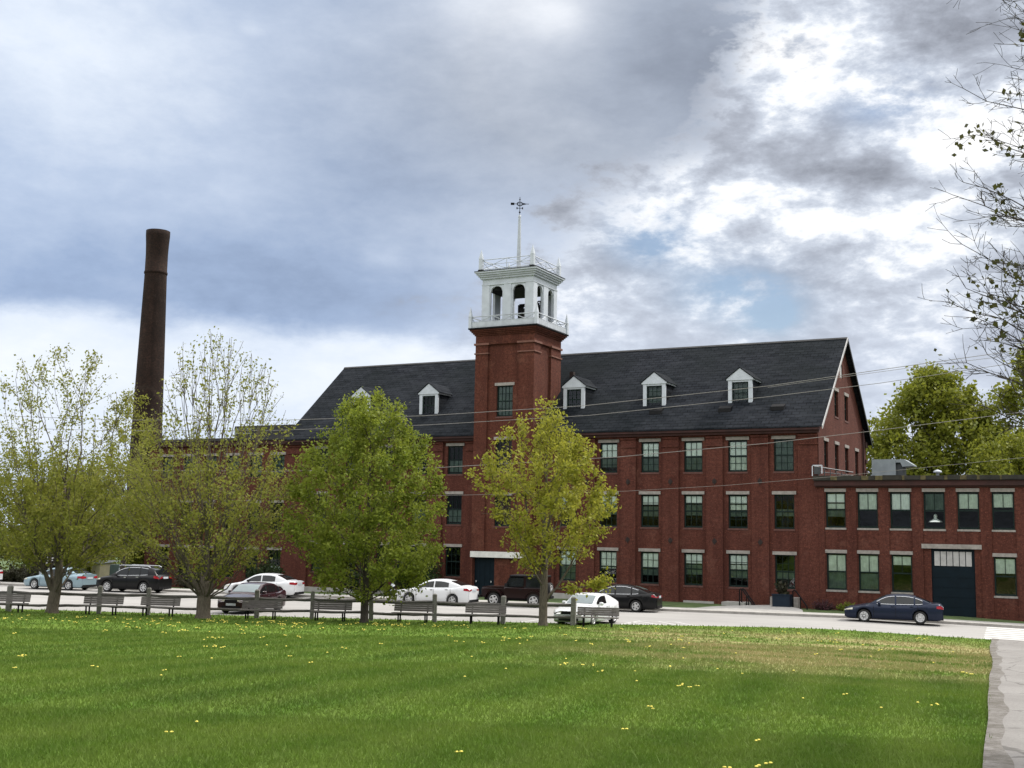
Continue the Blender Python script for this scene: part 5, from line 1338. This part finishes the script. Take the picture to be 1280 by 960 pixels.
# the near tree whose trunk stands right of the frame, beside the path
def near_tree():
    B = np.array((18.78, -56.1, lawn_z(18.78, -56.1))); rg = np.random.default_rng(77)
    root = thing('maple_tree', 'near bare twigged tree reaching in from the right edge', 'tree', tuple(B))
    tb, lb = MB(), MB(); tb.smooth = lb.smooth = True
    tb.tube([B + np.array(p) for p in ((0, 0, -.3), (0, 0, .05), (0, 0, .3), (-.03, 0, 1.4), (-.06, .02, 2.6), (-.02, 0, 4.0), (.06, .03, 6.2), (.1, 0, 8.6), (.12, 0, 10.6))], [.26, .22, .17, .15, .135, .11, .075, .04, .012], 12)
    link('trunk', tb.mesh('trunk', 'bark_dark'), root)
    out = np.array([-Rv.x, -Rv.y, 0]); out /= np.linalg.norm(out); acr = np.array([out[1], -out[0], 0]); up = np.array([0, 0, 1.0])
    LP = []
    def leaves(p, n, s_=.06):
        for _ in range(n): LP.append(p + rg.normal(0, s_, 3))
    def twig(p, d, L, r, depth):
        n = 4 if depth else 5; pts = [p]; dd = d / np.linalg.norm(d)
        for i in range(n):
            dd = dd + rg.normal(0, .10, 3) + up * .03; dd /= np.linalg.norm(dd); pts.append(pts[-1] + dd * L / n)
        lb.tube(pts, [max(.0028, r * (1 - .75 * i / n)) for i in range(n + 1)], 4, False)
        if depth < 2:
            k = int(rg.integers(2, 5)) if depth == 0 else int(rg.integers(1, 3))
            for j in range(k):
                t = rg.uniform(.25, .95); q = pts[min(n - 1, int(t * n))]; a_ = rg.uniform(0, 2 * pi)
                side = np.cross(dd, up); side /= max(1e-3, np.linalg.norm(side)); u2 = np.cross(side, dd)
                twig(q, dd * .75 + (side * cos(a_) + u2 * sin(a_)) * .62, L * rg.uniform(.35, .6), r * .6, depth + 1)
        if rg.random() < (.022 if depth else .045): leaves(pts[-1], int(rg.integers(3, 7)))
    nl_ = 46
    for k in range(nl_ + 16):
        vis = k < nl_
        if vis:                       # limbs on the path side
            h = 1.9 + 6.9 * k / (nl_ - 1) + rg.uniform(-.15, .15); az = rg.uniform(-.55, .55); reach = rg.uniform(2.9, 3.75) * (1 if h < 6.5 else .9); rise = rg.uniform(1.0, 2.3) if h > 3.2 else rg.uniform(1.9, 3.0)
        else: h = rg.uniform(3, 8); az = rg.uniform(1.2, 5.1); reach = rg.uniform(1.6, 3.2); rise = rg.uniform(1.4, 2.6)
        dirh = out * cos(az) + acr * sin(az); n = 12; r0 = rg.uniform(.030, .045) * (1.15 - h / 14)
        bend = rg.uniform(-.3, .3); side = np.cross(dirh, up)
        pts = [B + up * h + dirh * (reach * t) + up * (rise * (t ** rg.uniform(.98, 1.02) if False else (t + .25 * t * (1 - t)))) + side * bend * t * t + rg.normal(0, .018, 3) * (t > 0) for t in np.linspace(0, 1, n + 1)]
        lb.tube(pts, [max(.004, r0 * (1 - .88 * (i / n) ** .8)) for i in range(n + 1)], 5, False)
        for i in range(3, n + 1):
            for _ in range(2 if i > 5 else 1):
                d = pts[i] - pts[i - 1]; d = d / np.linalg.norm(d); a_ = rg.uniform(0, 2 * pi); u2 = np.cross(side, d)
                twig(pts[i], d * .8 + (side * cos(a_) + u2 * sin(a_)) * .6 + up * .12, rg.uniform(.30, .85) * (1.15 - .5 * i / n), max(.004, r0 * .38 * (1 - .6 * i / n)), 0 if i < n else 1)
        if rg.random() < .3: leaves(pts[-1], 7, .08)
        if k in (13, 14, 15, 16, 26, 27, 28, 5, 6): 
            for t in (-1, -2, -3): leaves(pts[t], 9, .11)
    link('limbs', lb.mesh('limbs', 'bark_dark'), root)
    lp = np.array(LP); n = len(lp); nm = rg.normal(0, 1, (n, 3)); nm /= np.linalg.norm(nm, axis=1)[:, None]; t1 = np.cross(nm, rg.normal(0, 1, (n, 3))); t1 /= np.linalg.norm(t1, axis=1)[:, None]; t2 = np.cross(nm, t1); s_ = .075 * rg.uniform(.6, 1.3, n)[:, None]
    V = np.stack([lp - t1 * s_ * .5, lp - t2 * s_ * .4, lp + t1 * s_ * .6, lp + t2 * s_ * .4], 1).reshape(-1, 3)
    link('crown', np_mesh('crown', V, np.arange(4 * n).reshape(-1, 4), 'leaf_near'), root)
near_tree()

# ------------------------------------------------------------------ shrubs
def shrub(name, label, base, rx, ry, h, leaf, n, size, seed, group=None):
    rg = np.random.default_rng(seed); root = thing(name, label, 'shrub', base, 0, group)
    b = MB(); pts = []
    for i in range(60):
        a = rg.uniform(0, 2 * pi); f = rg.random() ** .5; hh = h * rg.uniform(.45, 1.0) * sqrt(max(.05, 1 - .75 * f * f))
        p = Vector((base[0] + cos(a) * rx * f, base[1] + sin(a) * ry * f, base[2] + hh)); pts.append(p)
        q = Vector((base[0] + cos(a) * rx * f * .25, base[1] + sin(a) * ry * f * .25, base[2] - .05)); b.tube([q, q.lerp(p, .5) + Vector((0, 0, .05)), p], [.03, .018, .008], 4, False)
    link('stems', b.mesh('stems', 'bark_dark'), root)
    k = rg.integers(0, len(pts), n); P = np.array([tuple(p) for p in pts])[k]; t = rg.uniform(.35, 1.05, n)[:, None]
    c0 = np.array(base) + np.array([0, 0, .05]); P = c0 + (P - c0) * t + rg.normal(0, .11 * min(1.6, max(.5, h / 1.6)), (n, 3)); P[:, 2] = np.maximum(P[:, 2], base[2] + .04)
    nm = rg.normal(0, 1, (n, 3)) + np.array([0, 0, .3]); nm /= np.linalg.norm(nm, axis=1)[:, None]; t1 = np.cross(nm, rg.normal(0, 1, (n, 3))); t1 /= np.linalg.norm(t1, axis=1)[:, None]; t2 = np.cross(nm, t1)
    s = size * rg.uniform(.6, 1.3, n)[:, None]
    V = np.stack([P - t1 * s * .5, P - t2 * s * .35, P + t1 * s * .55, P + t2 * s * .35], 1).reshape(-1, 3)
    link('foliage', np_mesh('foliage', V, np.arange(4 * n).reshape(-1, 4), leaf), root); return root
shrub('shrub', 'tall dark green shrub against the mill left of the tower', (-27.6, -2.2, -.95), 2.2, 1.6, 3.9, 'leaf_dark', 9000, .16, 61)
shrub('shrub', 'dark green shrub behind the dense egg shaped maple trunk', (-31.2, -2.6, -1.0), 1.9, 1.3, 2.3, 'leaf_dark', 6000, .15, 62)
shrub('shrub', 'low dark brown bush behind the black crossover', (-42.6, -7.2, -.95), 1.7, 1.3, 1.9, 'leaf_bush', 5000, .14, 63)
shrub('shrub', 'low reddish purple shrub at the base of the mill corner', (.45, -.95, -.74), .75, .5, .75, 'leaf_red', 1800, .07, 64)
shrub('shrub', 'small green plant beside the reddish purple shrub', (1.75, -.9, -.74), .6, .45, .62, 'leaf_green', 1500, .08, 65)
shrub('shrub', 'dark undergrowth bush left of the pale blue sedan', (-55.5, -11.6, -1.0), 3.2, 1.6, 1.9, 'leaf_bush', 7000, .16, 66)
shrub('shrub', 'dark green bush in front of the left flat roofed mill', (-39.8, -3.2, -1.1), 1.6, 1.2, 2.6, 'leaf_dark', 5000, .15, 67)
shrub('shrub', 'dark bush under the far left tree by the road', (-62.5, -12.6, -1.0), 3.0, 1.6, 2.6, 'leaf_dark', 7000, .17, 68)

# ------------------------------------------------------------------ overhead wires
WIRES = [('topmost overhead wire crossing the slate roof and tower', [(30, -3.1, 15.9), (20, -4.56, 14.6), (12.23, -5.7, 13.59), (6.56, -6.54, 12.91), (-.93, -7.64, 11.98), (-11.44, -9.18, 11.07), (-21.64, -10.68, 10.63), (-32, -12.2, 10.5), (-44, -14, 10.7), (-60, -16.3, 11.4)], .017),
         ('thin overhead wire just under the topmost one at the gable', [(30, -3.15, 15.5), (20, -4.6, 14.3), (12.23, -5.75, 13.35), (6.56, -6.58, 12.78), (-.93, -7.68, 11.90)], .012),
         ('middle overhead wire passing below the right dormers', [(30, -3.2, 15.4), (20, -4.6, 14.05), (12.2, -5.7, 12.95), (5.03, -6.76, 11.99), (-.93, -7.64, 11.37), (-11.14, -9.14, 10.49), (-21.4, -10.65, 10.06), (-32, -12.2, 9.85), (-44, -14, 9.95), (-60, -16.3, 10.5)], .016),
         ('overhead wire crossing the top row of mill windows', [(30, -3.2, 12.6), (20, -4.6, 11.25), (12.1, -5.72, 10.29), (4.36, -6.86, 9.35), (-.96, -7.64, 8.76), (-9.4, -8.88, 8.03), (-20.7, -10.54, 7.42), (-32, -12.2, 7.2), (-44, -14, 7.3), (-60, -16.3, 7.8)], .017),
         ('lowest faint overhead wire above the second row of mill windows', [(30, -3.2, 9.9), (20, -4.6, 8.75), (12.05, -5.73, 7.9), (2.44, -7.14, 6.89), (-3.39, -8.0, 6.39), (-9.1, -8.84, 6.04), (-21, -10.6, 5.7), (-34, -12.5, 5.6)], .009)]
for lab, pts, rad in WIRES:
    b = MB(); b.tube(pts, rad, 5); tag(link('power_line', b.mesh('power_line', 'wire')), lab, 'wire', 'overhead wires')

# ------------------------------------------------------------------ small things by the walls
st1 = thing('stone_step', 'pale stone step below the ground floor window left of the planter', 'step', (-4.95, -.9, -.72))
b = MB(); b.box(-.75, .72, -.45, .85, -.25, .30); local('block', b.mesh('block', 'concrete'), st1)
def handrail(label, x, y, z):
    o = thing('handrail', label, 'handrail', (x, y, z)); b = MB()
    for dy in (0, .42) if x < -3 else (0,):
        b.tube([(0, dy, -.2), (0, dy, 1.02), (.08, dy, 1.08), (.20, dy, 1.0), (.92, dy - .35, .16), (.94, dy - .35, -.2)], .042, 6); b.tube([(.48, dy - .15, -.2), (.48, dy - .15, .66)], .032, 6)
    local('rail', b.mesh('rail', 'black'), o)
handrail('black sloping iron handrail at the pale stone step', -4.55, -1.35, -.66); handrail('black sloping iron handrail right of the planter', -1.28, -1.35, -.62)
pt = thing('planter_box', 'dark navy planter box with a small dark bush in front of the mill', 'planter', (-1.82, -1.75, -.58))
b = MB()
for x0, x1, y0, y1 in ((-.52, .52, -.32, -.27), (-.52, .52, .27, .32), (-.52, -.47, -.27, .27), (.47, .52, -.27, .27)): b.box(x0, x1, y0, y1, 0, .78)
b.box(-.47, .47, -.27, .27, .0, .05); b.box(-.55, .55, -.35, -.325, .72, .80); b.box(-.55, .55, -.345, -.325, .0, .08); local('box', b.mesh('box', 'navy'), pt)
b = MB(); b.box(-.468, .468, -.268, .268, .05, .70); local('soil', b.mesh('soil', 'rust'), pt)
rg = np.random.default_rng(5); n = 420; P = rg.normal(0, 1, (n, 3)) * np.array([.13, .13, .17]) + np.array([0, 0, 1.02]); d1 = rg.normal(0, 1, (n, 3)) * .06; d2 = rg.normal(0, 1, (n, 3)) * .05
local('plant', np_mesh('plant', np.stack([P - d1, P - d2, P + d1, P + d2], 1).reshape(-1, 3), np.arange(4 * n).reshape(-1, 4), 'leaf_bush'), pt)
b = MB(); b.box(-2.85, -1.15, -.70, .02, -.95, -.02); tag(link('entrance_step', b.mesh('entrance_step', 'granite')), 'granite landing block behind the navy planter', 'step')
def hydrant(label, x, y, z):
    o = thing('fire_hydrant', label, 'hydrant', (x, y, z)); b = MB(); b.smooth = True
    b.lathe([(.17, 0), (.17, .05), (.13, .06), (.12, .62), (.15, .64), (.15, .70)], 14); local('barrel', b.mesh('barrel', 'navy'), o)
    b = MB(); b.smooth = True; b.lathe([(.16, .70), (.15, .78), (.09, .87), (.04, .89), (.04, .95), (0, .96)], 14); local('cap', b.mesh('cap', 'white'), o)
    for s in (1, -1):
        b = MB(); b.smooth = True; b.lathe([(.0, 0), (.07, 0), (.07, .08), (.0, .09)], 10, (0, .11 if s > 0 else -.20, .48), 'y'); local('nozzle', b.mesh('nozzle', 'white'), o)
hydrant('dark hydrant with white cap on the grass left of the white sedan', -36.5, -6.5, -.85)
hydrant('dark hydrant with white cap half hidden by the dense maple trunk', -24.6, -9.2, -.65)
sg = thing('round_sign', 'round black sign with pale cut out figures on a white post by the road', 'sign', (-52.4, -11.6, -.95))
b = MB(); b.smooth = True; b.lathe([(0, -.05), (.88, -.05), (.92, 0), (.88, .05), (0, .05)], 32, (0, 0, 2.2), 'y'); b.smooth = False; b.box(-.72, .72, -.045, .045, .5, 1.5); local('board', b.mesh('board', 'black'), sg)
b = MB()
for (x, z, w_, h) in ((-.10, 2.62, .34, .18), (.12, 2.45, .22, .26), (-.30, 2.20, .16, .34), (.25, 2.10, .42, .14), (-.05, 1.92, .62, .12), (.32, 1.72, .18, .2), (-.38, 1.74, .2, .16), (0, 1.35, .5, .14), (-.3, 1.1, .24, .12)):
    b.prism([(x - w_ / 2, -.062, z - h / 2), (x + w_ / 2, -.062, z - h / 2 + .05), (x + w_ / 2 - .04, -.062, z + h / 2), (x - w_ / 2 + .06, -.062, z + h / 2 - .03)], (0, 0, 0), (0, .012, 0))
local('emblem', b.mesh('emblem', 'trim_grey'), sg)
b = MB(); b.box(-1.05, -.83, -.1, .1, -.2, 1.95); b.box(-1.08, -.80, -.13, .13, 1.95, 2.02); b.box(-.9, -.6, -.03, .03, 1.2, 1.3); local('post', b.mesh('post', 'rail_white'), sg)
sh = thing('cream_shed', 'small cream shed with dark doorway behind the leftmost trunk', 'shed', (-55.6, -4.8, -1.15))
b = MB(); wall_cols(b, -.9, .9, 0, lambda a: 1.75, [(-.75, -.05, .05, 1.5)], lambda a, d, z: (a, d, z), .12); b.quad((.9, 0, 0), (.9, 1.6, 0), (.9, 1.6, 1.75), (.9, 0, 1.75)); b.quad((-.9, 0, 0), (-.9, 1.6, 0), (-.9, 1.6, 1.75), (-.9, 0, 1.75)); b.quad((-.9, 1.6, 0), (.9, 1.6, 0), (.9, 1.6, 1.75), (-.9, 1.6, 1.75)); local('wall', b.mesh('wall', 'cream'), sh)
b = MB(); b.prism([(-1.05, -.15, 1.752), (1.05, -.15, 1.752), (1.05, 1.75, 1.9), (-1.05, 1.75, 1.9)], (0, 0, 0), (0, 0, .08)); local('roof', b.mesh('roof', 'rail_white'), sh)
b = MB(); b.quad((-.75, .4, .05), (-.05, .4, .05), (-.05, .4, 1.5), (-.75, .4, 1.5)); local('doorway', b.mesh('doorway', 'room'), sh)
tb = thing('utility_cabinet', 'grey green steel utility cabinet behind the black crossover', 'cabinet', (-51.6, -5.2, -1.15))
b = MB(); bev(b, -1.15, 1.15, -.5, .8, 0, 1.78, .05); local('housing', b.mesh('housing', 'box_green'), tb)
b = MB(); b.box(-1.1, -.02, -.515, -.49, .1, 1.68); b.box(.02, 1.1, -.515, -.49, .1, 1.68); local('door', b.mesh('door', 'box_green'), tb)
b = MB(); b.box(-.15, .12, -.525, -.512, 1.35, 1.55); local('notice', b.mesh('notice', 'white'), tb)

# ------------------------------------------------------------------ grass blades and dandelions
Fh = np.array([-sin(yaw), cos(yaw)]); Rh = np.array([cos(yaw), sin(yaw)])
def scatter(n, d0, d1, seed, wedge=.50):
    rg = np.random.default_rng(seed)
    d = np.sqrt(rg.uniform(d0 * d0, d1 * d1, n)); l = rg.uniform(-wedge, wedge, n) * d
    P = np.array([CAM.x, CAM.y]) + d[:, None] * Fh + l[:, None] * Rh
    ye_ = np.interp(P[:, 0], np.arange(-150, 80, .5), [ye(x) for x in np.arange(-150, 80, .5)])
    pl_ = np.interp(P[:, 1], PX, PL)
    ok = (P[:, 1] < ye_ - .05 + rg.normal(0, .10, n)) & ((P[:, 0] < pl_ + .02 + rg.normal(0, .05, n)) | (P[:, 0] > pl_ + 2.65))
    return P[ok], d[ok]
def lawn_zv(P):
    x, y = P[:, 0], P[:, 1]
    ye_ = np.interp(x, np.arange(-150, 80, .5), [ye(q) for q in np.arange(-150, 80, .5)])
    s = np.maximum(0, (ye_ - y) * .93); f = np.minimum(1.25, s / 55) ** 1.15
    return -.655 - .022 * np.maximum(0, x - 4) * np.maximum(0, 1 - s / 25) + 2.42 * f + .010 * np.sin(x * 1.3 + y * .4) * np.sin(y * .9) * np.minimum(1, s)
PP, DD = [], []
for n, a, c, sd in ((150000, 6.5, 15, 1), (120000, 15, 26, 2), (80000, 26, 40, 3), (60000, 40, 75, 4)):
    p, d = scatter(n, a, c, sd); PP.append(p); DD.append(d)
P = np.vstack(PP); D_ = np.concatenate(DD); n = len(P); rg = np.random.default_rng(6)
z = lawn_zv(P)
sz = np.clip(D_ / 12, .8, 3.6)
hgt = (.030 + .030 * rg.random(n)) * (1 + .16 * (sz - 1)) * (1 + .9 * (rg.random(n) < .06)); wd = (.0055 + .005 * rg.random(n)) * sz
a = rg.uniform(0, 2 * pi, n); ln = rg.normal(0, .45, (n, 2)) * hgt[:, None]
dx, dy = np.cos(a) * wd, np.sin(a) * wd
V = np.stack([np.stack([P[:, 0] - dx, P[:, 1] - dy, z - .005], 1), np.stack([P[:, 0] + dx, P[:, 1] + dy, z - .005], 1), np.stack([P[:, 0] + ln[:, 0], P[:, 1] + ln[:, 1], z + hgt], 1)], 1).reshape(-1, 3)
tag(link('grass', np_mesh('grass', V, np.arange(3 * n).reshape(-1, 3), 'blade')), 'short mown grass blades covering the lawn', 'grass', kind='stuff')

DM = []
for k in range(3):
    b = MB(); rr = random.Random(k)
    for h in range(k + 1):
        ox, oy = (rr.uniform(-.09, .09), rr.uniform(-.09, .09)) if h else (0, 0); hh = rr.uniform(.035, .07)
        b.cur = 0; b.smooth = True; b.lathe([(0, hh + .016), (.020, hh + .013), (.029, hh + .002), (.022, hh - .006), (0, hh - .008)], 8, (ox, oy, 0)); b.cur = 1
        b.tube([(ox, oy, -.01), (ox, oy, hh)], .004, 4, False)
    DM.append(b.mesh('dandelion', ['yellow', 'stem']))
rg = np.random.default_rng(14)
cand = []
p, d = scatter(75, 9, 40, 15, .42); cand += list(p)
for _ in range(330):            # thick drifts on the left, along the benches
    x = rg.uniform(-31, -8) if rg.random() < .86 else rg.uniform(-8, 10)
    cand.append(np.array([x, ye(x) - rg.gamma(2.2, 3.4) - 2.0]))
cl = [cand[i] for i in rg.integers(0, len(cand), 26)]
for c in cl:
    for _ in range(rg.integers(1, 4)): cand.append(c + rg.normal(0, .35, 2))
good = []
for q in cand:
    v = np.array([q[0] - CAM.x, q[1] - CAM.y]); dd = v @ Fh; ll = v @ Rh
    if 8 < dd < 56 and abs(ll) < .44 * dd and q[0] < path_l(q[1]) - .3 and q[1] < ye(q[0]) - 1: good.append((dd, q))
good.sort(key=lambda t: t[0]); good = good[:290]
for i, (dd, q) in enumerate(good):
    s = .72 + .30 * min(1, max(0, (dd - 14) / 26))
    o = bpy.data.objects.new('dandelion', DM[int(rg.integers(0, 3)) if dd > 15 else int(rg.integers(0, 2))]); COL.objects.link(o)
    o.location = (q[0], q[1], lawn_z(q[0], q[1]) + .01); o.scale = (s, s, s); o.rotation_euler = (0, 0, rg.uniform(0, 6.28))
    tag(o, 'yellow dandelion flower in the mown lawn', 'dandelion', 'dandelions in the lawn')
